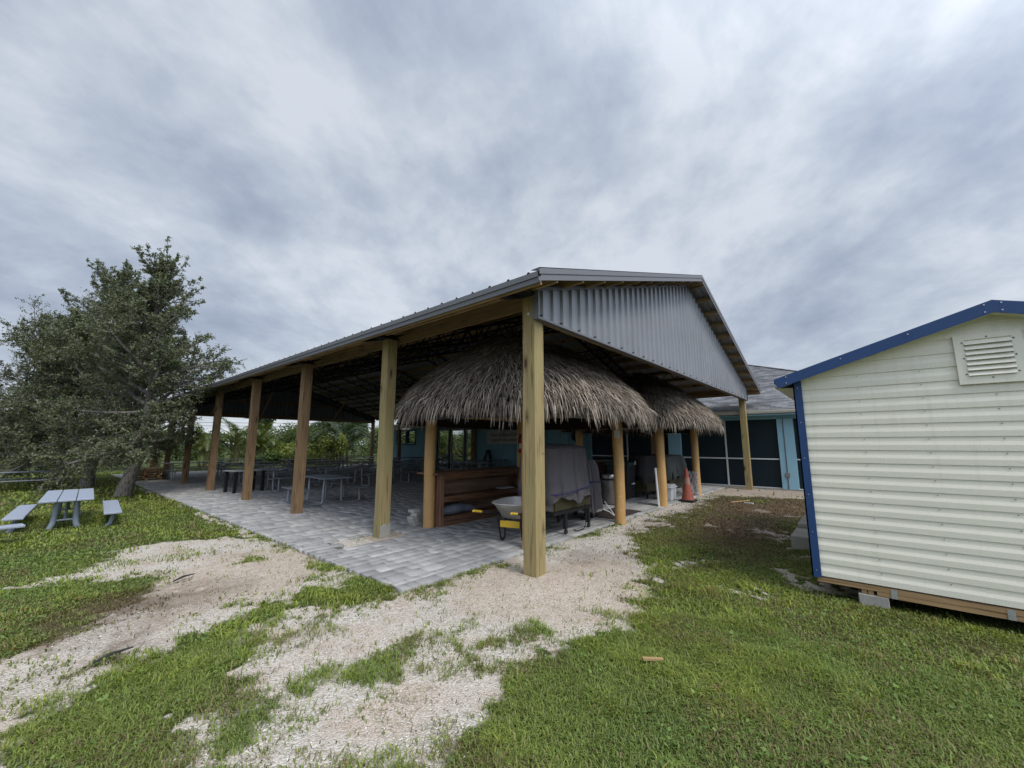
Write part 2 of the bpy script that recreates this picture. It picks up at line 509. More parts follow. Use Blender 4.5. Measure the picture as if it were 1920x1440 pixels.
GRAVEL_A = [(-3.815, 4.089), (-3.295, 4.852), (-2.455, 5.496), (-1.5, 4.9), (-1.22, 4.468), (-1.19, 3.449), (-1.19, 2.43), (-1.175, 1.606), (-1.937, 1.646), (-2.593, 1.333), (-3.129, 1.07), (-3.468, 0.87), (-3.729, 0.857), (-4.3, 0.7), (-4.4, 1.8), (-3.733, 1.956), (-3.447, 2.098), (-3.264, 2.377), (-2.766, 2.617), (-2.989, 3.524), (-3.469, 3.947)]
GRAVEL_B = [(-1.18, 0.854), (0.491, 0.83), (1.65, 0.5), (1.55, -0.25), (1.2, -0.85), (0.65, -1.3), (-0.218, -1.279), (-0.686, -1.135), (-1.014, -1.034), (-1.458, -1.105), (-1.753, -1.223), (-2.153, -1.228), (-2.443, -1.098), (-2.639, -0.976), (-2.905, -0.767), (-3.3, -0.6), (-3.022, -0.242), (-2.977, 0.128), (-2.677, 0.54), (-2.036, 0.939), (-1.587, 0.797)]
SHELL_R = [(0.739, 0.315), (0.68, 0.832), (2.462, 0.84), (4.112, 0.84), (6.744, 1.09), (8.357, 0.85), (9.6, 0.85), (9.8, 0.4), (8.2, 0.55), (6.894, 0.225), (5.0, 0.35), (3.926, 0.145), (2.677, -0.072), (1.606, -0.297)]
SHED_G = [(2.6, -2.5), (1.9, -2.75), (1.35, -2.6), (1.25, -2.25), (2.0, -1.95), (3.3, -1.7), (5.2, -1.35), (5.5, -1.9), (3.3, -2.3)]
SHED_G2 = [(0.95, -2.35), (1.15, -1.85), (1.5, -1.9), (1.3, -2.4)]
MID_G = [(1.3, -1.0), (2.1, -0.75), (2.7, -1.1), (2.4, -1.35), (1.6, -1.3)]
MULCH = [(9.6, 0.9), (12.9, 1.1), (12.9, -9), (11.9, -9), (11.0, -1.7), (10.3, -1.2), (10.0, -0.2)]
STRIP = [(-3.25, 1.0), (-2.757, 1.33), (-1.999, 1.56), (-1.23, 1.6), (-1.2, 1.1), (-1.62, 0.83), (-2.254, 0.82), (-2.60, 0.80), (-2.85, 0.231), (-2.95, -0.333), (-3.15, -0.75), (-3.7, -0.5), (-3.6, 0.35), (-3.45, 0.716)]
BROWN = [(3.1, -0.5), (5.0, 0.2), (6.9, 0.35), (8.6, 0.55), (9.8, 0.3), (10.6, -1.3), (10.5, -4), (5.5, -1.95), (4.2, -2.0), (2.6, -1.7)]
TUFTS = [(-1.95, -0.14, 0.19), (-1.80, -0.10, 0.15), (-2.15, -0.20, 0.14), (-2.02, -0.38, 0.13), (-2.543, -0.032, 0.14), (-1.52, -0.34, 0.08), (-1.54, -0.52, 0.1), (-1.56, -0.72, 0.13), (-1.50, -0.92, 0.16), (-1.14, -0.70, 0.2), (-1.9, 3.4, 0.2), (-1.55, 2.05, 0.22), (-1.34, 2.5, 0.14), (-2.45, 1.8, 0.12),
         (-0.95, 0.66, 0.14), (-0.62, 0.7, 0.1), (-0.3, 0.72, 0.07), (-1.02, 0.50, 0.09), (-3.2, 2.55, 0.2), (-3.35, 1.35, 0.16), (-1.0, -0.2, 0.05), (0.45, -0.72, 0.06), (-2.35, -0.6, 0.08)]
PAV_X0, PAV_X1, PAV_Y0, PAV_Y1 = -1.2, 12.9, 0.86, 26.0
HOLE = (-0.72, 0.50, 2.95, 3.62)

def in_paving(x, y, m=0.0):
    a = (x > PAV_X0 - m) & (x < PAV_X1 + m) & (y > PAV_Y0 - m) & (y < PAV_Y1 + m)
    h = (x > HOLE[0] + m) & (x < HOLE[1] - m) & (y > HOLE[2] + m) & (y < HOLE[3] - m)
    return a & ~h

WORN = [(-1.2, 1.75), (-1.2, 0.75), (-2.2, 0.7), (-2.9, -0.3), (-3.3, -0.9), (-4.4, -0.6), (-3.9, 0.9), (-2.6, 1.5)]
def masks(x, y, soil=False):
    X0, Y0 = x, y
    x = X0 + (fbm(X0, Y0, 2.0, 100) - .5) * .5 + (fbm(X0, Y0, 8, 101, 4) - .5) * .42
    y = Y0 + (fbm(X0, Y0, 2.0, 104) - .5) * .5 + (fbm(X0, Y0, 8, 107, 4) - .5) * .42
    w = (fbm(x, y, 1.7, 3) - 0.5) * 0.95 + (fbm(x, y, 6, 5, 4) - 0.5) * 0.75
    def sm(d, k=0.22): return np.clip(0.5 + (d + w * 0.55) / k * 0.5, 0, 1)
    bare = np.maximum(sm(sdf(GRAVEL_A, x, y)), sm(sdf(GRAVEL_B, x, y)))
    bare = np.maximum(bare, sm(sdf(SHELL_R, x, y), 0.45))
    w2 = fbm(x, y, 3.0, 9, 4)
    pat = np.clip((w2 - 0.44) * 6, 0, 1)
    bare = np.maximum(bare, sm(sdf(SHED_G, x, y), 0.5) * pat)
    bare = np.maximum(bare, sm(sdf(SHED_G2, x, y), 0.4) * pat)
    bare = np.maximum(bare, sm(sdf(MID_G, x, y), 0.5) * pat * 0.9)
    # thin pale edging along the paving on the lawn side and scattered bits
    ed = np.clip(1 - np.abs(x - (PAV_X0 - 0.1)) / 0.16, 0, 1) * ((y > 4.5) & (y < 26)) * np.clip(0.35 + (fbm(x, y, 1.2, 21) - 0.35) * 3, 0, 1)
    bare = np.maximum(bare, ed)
    far = np.clip((fbm(x, y, 2.3, 31) - 0.66) * 10, 0, 1) * ((x > 3) & (x < 11) & (y > -2.2) & (y < 1)) * 0.8
    bare = np.maximum(bare, far)
    bare = np.maximum(bare, sm(sdf(WORN, x, y), .3) * np.clip(0.34 + (fbm(x, y, 1.7, 33, 3) - 0.47) * 3.4, 0, .85))
    grass = sm(sdf(STRIP, x, y), 0.3) * np.clip(0.12 + (fbm(x, y, 3.0, 14) - 0.45) * 4, 0, .8)
    for (tx, ty, tr) in TUFTS:
        d = tr - np.hypot(x - tx, y - ty)
        grass = np.maximum(grass, np.clip(0.35 + (d + w * 0.10) / 0.22, 0, 0.85))
    # weeds creeping thinly over the shell on the left
    bare = bare * (1 - grass * (0.45 if soil else 1.0))
    sand = np.clip(1.5 - np.hypot(x - 0.1, (y + 0.15) * 1.0) / 1.15, 0, 1)
    sand = np.maximum(sand, np.clip(1.3 - np.hypot(x + 2.1, (y - 2.9)) / 1.5, 0, 1) * 0.9)
    sand = np.maximum(sand, 0.44)
    sand = np.maximum(sand, np.clip(1.2 - np.hypot(x + 2.3, (y + 0.75)) / 0.5, 0, 1) * 0.7)
    sand = np.maximum(sand, np.clip(1.2 - np.hypot(x + 1.6, (y + 0.3)) / 0.5, 0, 1) * 0.35)
    sand = np.where(sdf(SHELL_R, x, y) > -0.05, 0, sand)
    mul = sm(sdf(MULCH, x, y), 0.5)
    bare = np.maximum(bare, mul)
    bare = np.maximum(bare, np.clip(1.15 - np.hypot((x + 3.0) * .9, y - 2.35) / .6, 0, 1) * .75)
    sand = np.maximum(sand, mul)
    brown = sm(sdf(BROWN, x, y), 0.8) * np.clip(0.85 + (fbm(x, y, 1.3, 17) - 0.42) * 3.0, 0, 1)
    br2 = np.clip(1.2 - np.hypot((x + 3.05) * 0.9, (y - 2.45)) / 0.75, 0, 1) * np.clip((fbm(x, y, 4, 18) - 0.22) * 4, 0, 1)
    br3 = np.clip(1.2 - np.hypot(x + 3.45, (y - 1.8)) / 0.6, 0, 1) * np.clip((fbm(x, y, 4, 19) - 0.3) * 3, 0, 1)
    brown = np.maximum(brown, np.maximum(br2, br3))
    brown = np.maximum(brown, mul * 0.35)
    brown = np.maximum(brown, np.clip((fbm(x, y, .8, 120) - .5) * 3, 0, .55) * ((x > .8) & (y < .5)))
    # sparse patches of thin turf
    thin = np.clip((fbm(x, y, 0.9, 25) - 0.55) * 4, 0, 1) * 0.5
    return bare, sand, brown, thin

def ground_z(x, y):
    z = -0.018 + (fbm(x, y, 0.5, 40) - 0.5) * 0.05 + (fbm(x, y, 2.5, 41) - 0.5) * 0.02
    z = z + 0.06 * np.exp(-((x - 0.1) ** 2 + (y - 0.0) ** 2) / 0.35)
    return np.where(in_paving(x, y, 0.02), -0.075, np.minimum(z, np.where(in_paving(x, y, 0.5), -0.012, 1)))

# ------------------------------------------------------------------ ground sheet
def axis(fine0, fine1, step, far):
    a = list(np.arange(fine0, fine1, step))
    s = step; v = a[-1]
    while v < far:
        s *= 1.22; v += s; a.append(v)
    s = step; v = a[0]; b = []
    while v > -far:
        s *= 1.22; v -= s; b.append(v)
    return np.array(b[::-1] + a)
gx = axis(-7.0, 13.2, 0.06, 900); gy = axis(-4.5, 7.0, 0.06, 900)
GX, GY = np.meshgrid(gx, gy)
fx, fy = GX.ravel(), GY.ravel()
gz = ground_z(fx, fy)
farm = np.hypot(fx, fy) > 60
gz = np.where(farm, -0.03, gz)
gb, gs, gbr, gth = masks(fx, fy, True)
gb = np.where(np.hypot(fx, fy) > 45, 0, gb)
hole = (fx > HOLE[0] - .1) & (fx < HOLE[1] + .1) & (fy > HOLE[2] - .1) & (fy < HOLE[3] + .1)
gb = np.where(hole, 1, gb); gs = np.where(hole, np.where(fx < -0.2, 0, 0.7), gs); gbr = np.where(hole, 0.0, gbr)
nx, ny = len(gx), len(gy)
idx = np.arange(nx * ny).reshape(ny, nx)
F = np.stack([idx[:-1, :-1].ravel(), idx[:-1, 1:].ravel(), idx[1:, 1:].ravel(), idx[1:, :-1].ravel()], 1)
ground = np_mesh('ground', np.stack([fx, fy, gz], 1), F, M['ground'], smooth=True)
at = ground.data.attributes.new('Mask', 'FLOAT_COLOR', 'POINT')
cc = np.ones((len(fx), 4), np.float32); cc[:, 0] = gb; cc[:, 1] = gs; cc[:, 2] = gbr
at.data.foreach_set('color', cc.ravel())
tag(ground, 'lawn with worn patches of white shell and tan sand', 'ground', kind='structure')

# ------------------------------------------------------------------ paving
def build_paving():
    V = []; Fq = []; Cc = []
    y = PAV_Y0
    rnd = random.Random(3)
    tones = [(0.245, 0.244, 0.244), (0.28, 0.279, 0.278), (0.30, 0.298, 0.295), (0.335, 0.331, 0.325), (0.29, 0.288, 0.286), (0.26, 0.259, 0.258), (0.375, 0.37, 0.36)]
    rowh = [0.12, 0.18, 0.18, 0.12, 0.24]
    ri = 0
    while y < PAV_Y1:
        h = rowh[rnd.randrange(5)]
        x = PAV_X0 - rnd.random() * 0.2
        while x < PAV_X1:
            w = rnd.choice([0.18, 0.24, 0.24, 0.30, 0.12 if h < 0.2 else 0.24])
            x0, x1, y0, y1 = max(x, PAV_X0), min(x + w, PAV_X1), y, y + h
            x += w
            if x1 - x0 < 0.04: continue
            cx, cy = (x0 + x1) / 2, (y0 + y1) / 2
            if HOLE[0] < cx < HOLE[1] and HOLE[2] < cy < HOLE[3]: continue
            g = 0.0045; b = 0.010; z = rnd.uniform(-0.0015, 0.0015)
            n = len(V)
            V += [(x0 + g, y0 + g, -0.06), (x1 - g, y0 + g, -0.06), (x1 - g, y1 - g, -0.06), (x0 + g, y1 - g, -0.06),
                  (x0 + g, y0 + g, z - 0.005), (x1 - g, y0 + g, z - 0.005), (x1 - g, y1 - g, z - 0.005), (x0 + g, y1 - g, z - 0.005),
                  (x0 + b, y0 + b, z), (x1 - b, y0 + b, z), (x1 - b, y1 - b, z), (x0 + b, y1 - b, z)]
            for a, c in ((0, 4), (4, 8)):
                for q in range(4):
                    q2 = (q + 1) % 4
                    Fq.append((n + a + q, n + a + q2, n + c + q2, n + c + q))
            Fq.append((n + 8, n + 9, n + 10, n + 11))
            t = tones[rnd.randrange(7)]; s = rnd.uniform(0.92, 1.08)
            Cc += [k(t, s * 1.04)] * 9
        y += h; ri += 1
    o = np_mesh('paving', np.array(V), np.array(Fq), M['paver'], np.array(Cc))
    tag(o, 'grey concrete block paving under the pavilion', 'paving', kind='structure')
build_paving()
jb = MB(); jb.box(PAV_X0 + .01, HOLE[0], PAV_Y0 + .01, PAV_Y1 - .3, -0.07, -0.012); jb.box(HOLE[1], PAV_X1 - .01, PAV_Y0 + .01, PAV_Y1 - .3, -0.07, -0.012)
jb.box(HOLE[0], HOLE[1], PAV_Y0 + .01, HOLE[2], -0.07, -0.012); jb.box(HOLE[0], HOLE[1], HOLE[3], PAV_Y1 - .3, -0.07, -0.012)
tag(jb.build('paving_sand', plain('joint_sand', (0.10, 0.095, 0.085), 0.95, 0, 20, 0.2, 0.2)), 'dark sand bed showing in the joints of the paving', 'paving', kind='structure')

# ------------------------------------------------------------------ pavilion
EX0, EX1, RIDGE = -0.42, 12.85, 6.215
YF, YB = -0.38, 24.95
SL = 0.318
def roof_z(x): return 3.455 + SL * (RIDGE - EX0 - abs(x - RIDGE))
pav = thing('pavilion', 'large open pavilion with grey ribbed metal gable on square timber posts', 'pavilion')
POSTY = [0.0, 3.25, 6.69, 10.04, 13.66, 17.27, 20.9, 24.35]
def post(x, y, z0, m):
    b = MB(); s = 0.19
    b.box(x, x + s, y, y + s, z0, roof_z(x + s / 2) - 0.22)
    return b.build('post', m, pav, bevel=0.006)
for i, y in enumerate(POSTY):
    post(-0.02, y, -0.12, M['post'] if i < 2 else M['post_brown'])
    o = post(12.17, y, -0.12, M['post_brown'] if i else M['post'])
# concrete collar on the second post
b = MB(); b.prism([(-0.018, -.1), (0.172, -.1), (0.172, .20), (.12, .17), (.07, .205), (-.018, .16)], 'y', 3.242, 3.252); b.build('cement_coat', M['concrete'], pav)

def ribbed(xs_fn, period, prof, L0, L1):
    out = []
    x = L0
    while x < L1:
        for (dx, h) in prof:
            if x + dx <= L1: out.append((x + dx, h))
        x += period
    out.append((L1, 0))
    return out
# gable panels: vertical ribs, real relief
def gable_panel(y, sgn, x0, x1):
    per = 0.2286
    prof = [(0.0, 0.0), (0.085, 0.0), (0.104, 0.034), (0.186, 0.034), (0.205, 0.0)]
    pts = ribbed(None, per, prof, x0, x1)
    b = MB(); vs = []; fs = []
    for (x, h) in pts:
        top = roof_z(x) - 0.135
        vs.append((x, y + sgn * h, 3.085)); vs.append((x, y + sgn * h, top))
    n = len(pts)
    for i in range(n - 1): fs.append((2 * i, 2 * i + 2, 2 * i + 3, 2 * i + 1))
    # split at the ridge is handled by the many ribs; back sheet gives thickness
    b.add(vs, fs)
    return b
g = gable_panel(-0.03, -1, -0.02, 12.38); gable_o = g.build('gable_panel', M['gable'], pav, fix=False)
g = gable_panel(24.56, 1, -0.02, 12.38); g.build('gable_panel', M['gable'], pav, fix=False)
for y0 in (-0.075, 24.55):
    b = MB(); b.box(-0.02, 12.38, y0, y0 + 0.09, 3.06, 3.086)
    b.box(-0.032, -0.02, y0, y0 + 0.09, 3.06, 3.45); b.box(12.38, 12.392, y0, y0 + 0.09, 3.06, 3.45)
    for s in (0, 1):
        xa, xb = (-0.02, RIDGE) if s == 0 else (RIDGE, 12.38)
        b.bar((xa, y0 + 0.02, roof_z(xa) - 0.137), (xb, y0 + 0.02, roof_z(xb) - 0.137), 0.05, 0.025, (0, 1, 0))
    b.build('gable_trim', M['trim_metal'], pav)
# backing girts behind the gable
for y0 in (0.02, 24.42):
    b = MB(); b.box(0.17, 12.17, y0, y0 + 0.09, 3.09, 3.23); b.box(2.4, 10.1, y0, y0 + 0.09, 4.0, 4.1); b.build('gable_girt', M['wood_x'], pav)
# screws along the bottom of the front panel
b = MB()
x = 0.06
while x < 12.3:
    b.box(x - .007, x + .007, -0.07, -0.028, 3.12, 3.134)
    x += 0.457
attach(gable_o, b, M['dark_screw'])

# roof sheets with standing ribs that run from ridge to eave
def roof_side(sgn):
    xe = EX0 if sgn < 0 else EX1
    per = 0.3048
    pts = ribbed(None, per, [(0, 0), (0.11, 0), (0.125, 0.02), (0.145, 0.02), (0.16, 0)], YF, YB)
    vs = []; fs = []
    for (y, h) in pts:
        vs.append((xe - 0.03 * (1 if sgn < 0 else -1), y, roof_z(xe) - 0.01 + h)); vs.append((RIDGE, y, roof_z(RIDGE) + h))
    for i in range(len(pts) - 1): fs.append((2 * i, 2 * i + 2, 2 * i + 3, 2 * i + 1))
    b = MB(); b.add(vs, fs)
    b.build('roof_sheet', M['roof_metal'], pav, fix=False)
roof_side(-1); roof_side(1)
b = MB()
for s in (-1, 1): b.bar((RIDGE, YF - 0.02, roof_z(RIDGE) + 0.028), (RIDGE + s * 0.28, YF - 0.02, roof_z(RIDGE + 0.28) + 0.028), 0.001, 0.004)
b.quad((RIDGE - .28, YF - .02, roof_z(RIDGE - .28) + .026), (RIDGE, YF - .02, roof_z(RIDGE) + .03), (RIDGE, YB + .02, roof_z(RIDGE) + .03), (RIDGE - .28, YB + .02, roof_z(RIDGE - .28) + .026))
b.quad((RIDGE + .28, YF - .02, roof_z(RIDGE - .28) + .026), (RIDGE, YF - .02, roof_z(RIDGE) + .0301), (RIDGE, YB + .02, roof_z(RIDGE) + .0301), (RIDGE + .28, YB + .02, roof_z(RIDGE - .28) + .026))
b.build('ridge_cap', M['trim_metal'], pav)
# barge trim on both gables: two stepped bands
for (ya, yb, yc) in ((YF - 0.03, YF - 0.012, YF + 0.0), (YB + 0.03, YB + 0.012, YB)):
    for (x0, x1) in ((EX0 - 0.03, RIDGE), (EX1 + 0.03, RIDGE)):
        b = MB()
        def band(y0, y1, zt, zb):
            b.add([(x0, y0, roof_z(x0) + zt), (x1, y0, roof_z(x1) + zt), (x1, y0, roof_z(x1) + zb), (x0, y0, roof_z(x0) + zb),
                   (x0, y1, roof_z(x0) + zt), (x1, y1, roof_z(x1) + zt), (x1, y1, roof_z(x1) + zb), (x0, y1, roof_z(x0) + zb)],
                  [(0, 1, 2, 3), (7, 6, 5, 4), (0, 4, 5, 1), (1, 5, 6, 2), (2, 6, 7, 3), (3, 7, 4, 0)])
        d = 1 if ya < 0 else -1
        band(ya, ya + d * 0.028, 0.035, -0.042)
        band(ya + d * 0.01, ya + d * 0.026, -0.045, -0.118)
        band(ya, ya + d * 0.12, 0.036, 0.026)
        ob_ = b.build('barge_trim', M['trim_metal'], pav)
        if ya < 0 and x0 < 0: barge_o = ob_
# eave fascia
for (x, s) in ((EX0, -1), (EX1, 1)):
    b = MB()
    z = roof_z(x)
    b.box(min(x, x + s * .03), max(x, x + s * .03), YF - 0.02, YB + 0.02, z - 0.075, z - 0.012)
    b.box(min(x - s * .012, x + s * .016), max(x - s * .012, x + s * .016), YF - 0.018, YB + 0.018, z - 0.138, z - 0.077)
    b.build('fascia', M['trim_metal'], pav)
    b = MB(); b.box(min(x - s * .05, x - s * .013), max(x - s * .05, x - s * .013), YF + .0, YB, z - 0.15, z - 0.014)
    b.build('sub_fascia', M['wood_y'], pav)
# purlins, boards on edge running the length of the roof
def purlin(x, w=0.038, h=0.135):
    b = MB(); z = roof_z(x) - 0.006
    b.box(x - w / 2, x + w / 2, YF + 0.0, YB - 0.0, z - h, z - SL * w / 2 - 0.004)
    b.build('purlin', M['wood_y'], pav)
x = EX0 + 0.36
pl = []
while x < RIDGE - 0.05:
    pl.append(x); x += 0.61
pl.append(RIDGE - 0.07)
for x in pl:
    purlin(x); purlin(2 * RIDGE - x)
# long laminated eave beam on the inner face of the post row
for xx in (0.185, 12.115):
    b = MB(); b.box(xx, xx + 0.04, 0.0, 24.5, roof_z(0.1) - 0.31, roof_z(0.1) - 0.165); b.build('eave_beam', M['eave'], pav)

# open-web steel trusses
def truss(y):
    b = MB()
    for s in (-1, 1):
        def P(t, off):   # t 0 at eave, 1 at the ridge
            x = (EX0 + 0.05) + t * (RIDGE - EX0 - 0.05)
            if s > 0: x = 2 * RIDGE - x
            return Vector((x, y, roof_z(x) - 0.165 - off))
        def D(t): return 0.0 if t < 0.05 else 0.26 + 0.20 * t
        b.bar(P(0, 0), P(1, 0), 0.07, 0.05)
        b.bar(P(0.07, D(0.1)), P(1, D(1)), 0.07, 0.05)
        N = 17
        for i in range(N):
            t0 = 0.07 + i / N * 0.93; t1 = 0.07 + (i + 0.5) / N * 0.93; t2 = 0.07 + (i + 1) / N * 0.93
            b.bar(P(t0, D(t0)), P(t1, 0), 0.022, 0.022)
            b.bar(P(t1, 0), P(min(t2, 1), D(t2)), 0.022, 0.022)
    b.bar((RIDGE, y, roof_z(RIDGE) - 0.16), (RIDGE, y, roof_z(RIDGE) - 0.65), 0.06, 0.06)
    b.build('truss', M['truss'], pav)
for y in POSTY: truss(y + 0.22 if y < 20 else y - 0.06)
# long bridging trusses in the middle of each bay, following the slope
for xx in (2.1, 4.2, 8.2, 10.3):
    b = MB(); z = roof_z(xx) - 0.165
    b.bar((xx, 0.2, z - 0.06), (xx, 24.3, z - 0.06), 0.04, 0.04); b.bar((xx, 0.2, z - 0.36), (xx, 24.3, z - 0.36), 0.04, 0.04)
    n = 48
    for i in range(n):
        y0 = 0.2 + 24.1 * i / n; y1 = 0.2 + 24.1 * (i + 0.5) / n; y2 = 0.2 + 24.1 * (i + 1) / n
        b.bar((xx, y0, z - 0.36), (xx, y1, z - 0.06), 0.02, 0.02); b.bar((xx, y1, z - 0.06), (xx, y2, z - 0.36), 0.02, 0.02)
    b.build('bridging_truss', M['truss'], pav)
# diagonal wooden braces to the far gable
for xx in (2.3, 4.8, 6.9, 9.2):
    b = MB(); b.bar((xx, 24.40, 3.2), (xx + 0.02, 22.6, roof_z(xx) - 0.17), 0.09, 0.04); b.build('gable_brace', M['wood_y'], pav)
# steel brackets at the post heads
for y in POSTY:
    b = MB(); b.box(-0.30, 0.3, y - 0.01, y + 0.20, roof_z(0.075) - 0.235, roof_z(0.075) - 0.215); b.box(0.0, 0.14, y + .02, y + 0.16, roof_z(0.075) - 0.215, roof_z(0.075) - 0.14)
    b.build('post_bracket', M['truss'], pav)
# nail and bolt heads in the corner post
b = MB()
b.lathe([(0.016, 0), (0.02, 0.004), (0.0, 0.006)], 12)
vv = [(-0.026 - z, y + 0.085, x + 3.15) for (x, y, z) in b.v]; b.v = vv
b.build('post_bolt', M['screw'], pav)
# saw cuts / checks on the near faces of the corner post
for z in (1.405, 0.52):
    b = MB(); b.box(0.10, 0.168, -0.003, 0.002, z, z + 0.007); b.build('post_crack', M['bark'], pav)

# ------------------------------------------------------------------ tiki huts
def superpoint(cx, cy, hx, hy, a, e=3.2):
    c, s = math.cos(a), math.sin(a)
    r = (abs(c / hx) ** e + abs(s / hy) ** e) ** (-1 / e)
    return cx + r * c, cy + r * s
def build_hut(cx, cy, hx, hy, seed, label):
    rnd = np.random.default_rng(seed)
    hut = thing('tiki_hut', label, 'tiki hut', (cx, cy, 0), 0, 'thatched tiki huts under the pavilion')
    E_Z, H = 2.05, 1.62
    hm = min(hx, hy)
    def pt(a, s, lift=0.0):
        # s 0 eave .. 1 apex ; the ridge is a short line
        ex, ey = superpoint(0, 0, hx, hy, a)
        rx = math.copysign(min(abs(ex), max(0, hx - hm) + 0.25), ex); ry = math.copysign(min(abs(ey), 0.12), ey)
        x = ex + (rx - ex) * s; y = ey + (ry - ey) * s
        z = E_Z + H * (s ** 0.68) + lift
        return np.array((x, y, z))
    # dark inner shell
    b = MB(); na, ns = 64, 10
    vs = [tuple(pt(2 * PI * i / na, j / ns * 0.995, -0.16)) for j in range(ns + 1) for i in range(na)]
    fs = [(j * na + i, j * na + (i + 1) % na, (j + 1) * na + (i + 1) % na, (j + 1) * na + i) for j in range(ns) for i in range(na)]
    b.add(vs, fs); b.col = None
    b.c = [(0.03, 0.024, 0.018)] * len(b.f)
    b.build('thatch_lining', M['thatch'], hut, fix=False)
    V = []; Fq = []; Cc = []
    def strip(p, down, side, L, w, sag, c, up):
        n = len(V)
        m = p + down * L * 0.55 + up * sag
        q = p + down * L * 1.0 + up * (sag * 0.4) - np.array((0, 0, 0.05 * L))
        V.extend([p - side * w * .5, p + side * w * .5, m - side * w * .45, m + side * w * .45, q - side * w * .08, q + side * w * .08])
        Fq.extend([(n, n + 1, n + 3, n + 2), (n + 2, n + 3, n + 5, n + 4)])
        Cc.extend([c, c])
    rows = 32
    for r in range(rows):
        s = r / rows * 0.98
        per = 2 * (hx + hy) * 2 * (1 - s) * 0.92 + 0.8
        nstr = int(per / 0.0115)
        for i in range(nstr):
            a = 2 * PI * (i + rnd.random()) / nstr
            ss = min(0.985, max(0.0, s + rnd.normal(0, 0.018)))
            p = pt(a, ss)
            p2 = pt(a, max(0, ss - 0.06)) if ss > 0.07 else pt(a, ss) - (pt(a, ss + 0.06) - pt(a, ss)) * 1.0
            d = p2 - p; d = d / (np.linalg.norm(d) + 1e-9)
            t = pt(a + 0.03, ss) - p; t = t / (np.linalg.norm(t) + 1e-9)
            up = np.cross(t, d); up = up if up[2] > 0 else -up
            up /= np.linalg.norm(up) + 1e-9
            d = d + t * rnd.normal(0, 0.24) + up * rnd.normal(0.12, 0.10)
            if r <= 1:
                d = d * 0.55 + np.array((0, 0, -0.75)) + t * rnd.normal(0, 0.05)
            d /= np.linalg.norm(d)
            L = rnd.uniform(0.13, 0.30)
            if r <= 1: L = rnd.uniform(0.14, 0.27) * (1 + 0.25 * math.sin(a * 23 + seed) + 0.2 * math.sin(a * 9))
            g = rnd.random() ** 1.2
            base = np.array((0.115, 0.092, 0.074)) * (1 - g) + np.array((0.53, 0.445, 0.365)) * g
            if rnd.random() < 0.10: base = base * 0.45
            if rnd.random() < 0.06: base = np.array((0.46, 0.41, 0.35))
            tw = t * math.cos(0.5) + up * rnd.normal(0, 0.35); tw /= np.linalg.norm(tw)
            strip(p + up * rnd.uniform(-0.05, 0.035), d, tw, L, rnd.uniform(0.007, 0.017), rnd.uniform(0.0, 0.03), tuple(base), up)
    np_mesh('thatch', np.array(V), np.array(Fq), M['thatch'], np.array(Cc), hut)
    # eave poles
    b = MB()
    for (sx, sy) in ((-1, -1), (1, -1), (1, 1), (-1, 1)):
        p0 = (sx * (hx - 0.85), sy * (hy - 0.8), 2.05); p1 = (sx * 0.2, sy * 0.05, 3.5)
        b.tube([p0, p1], 0.05, 8)
    b.tube([(-hx + .6, -hy + .8, 2.1), (hx - .6, -hy + .8, 2.1)], 0.055, 8); b.tube([(-hx + .6, hy - .8, 2.1), (hx - .6, hy - .8, 2.1)], 0.055, 8)
    b.tube([(-hx + .85, -hy + .6, 2.18), (-hx + .85, hy - .6, 2.18)], 0.055, 8); b.tube([(hx - .85, -hy + .6, 2.18), (hx - .85, hy - .6, 2.18)], 0.055, 8)
    b.build('rafter', M['tan_pole'], hut, True)
    return hut
def tan_post(hut, x, y, r=0.105):
    b = MB(); rnd = random.Random(int(x * 100 + y * 7))
    ox, oy = hut.location.x, hut.location.y
    pts = [(x - ox + rnd.uniform(-.006, .006), y - oy + rnd.uniform(-.006, .006), z) for z in np.linspace(-0.08, 2.35, 9)]
    b.tube(pts, [r * (1.0 + rnd.uniform(-.02, .02)) for _ in pts], 20)
    b.build('post', M['tan_pole'], hut, True)
hut1 = build_hut(2.47, 2.02, 2.42, 2.02, 5, 'thatched tiki hut behind the corner post, with a stained wood bar')
hut2 = build_hut(7.85, 2.02, 2.25, 2.0, 6, 'thatched tiki hut farther right, sheltering the covered grills')
for p in ((1.02, 3.30), (3.76, 0.78), (1.02, 0.92), (3.76, 3.30)): tan_post(hut1, *p)
for p in ((6.45, 0.93), (9.33, 0.94), (6.45, 3.30), (9.05, 3.30)): tan_post(hut2, *p)
# string of small lights up one post
for z in np.linspace(0.25, 1.75, 7):
    b = MB(); b.lathe([(0.0, -0.012), (0.011, 0.0), (0.0, 0.012)], 8)
    b.v = [(x + 3.76 - 2.47 - 0.09, y + 0.78 - 2.02 - 0.06, zz + z) for (x, y, zz) in b.v]
    b.build('light_bulb', M['white_plastic'], hut1)
e = MB(); e.box(3.60, 3.70, 0.70, 0.78, 1.66, 1.80); o = e.build('electrical_box', M['white_trim'], bevel=0.006); tag(o, 'small grey electrical box high on the tan post', 'electrical box')

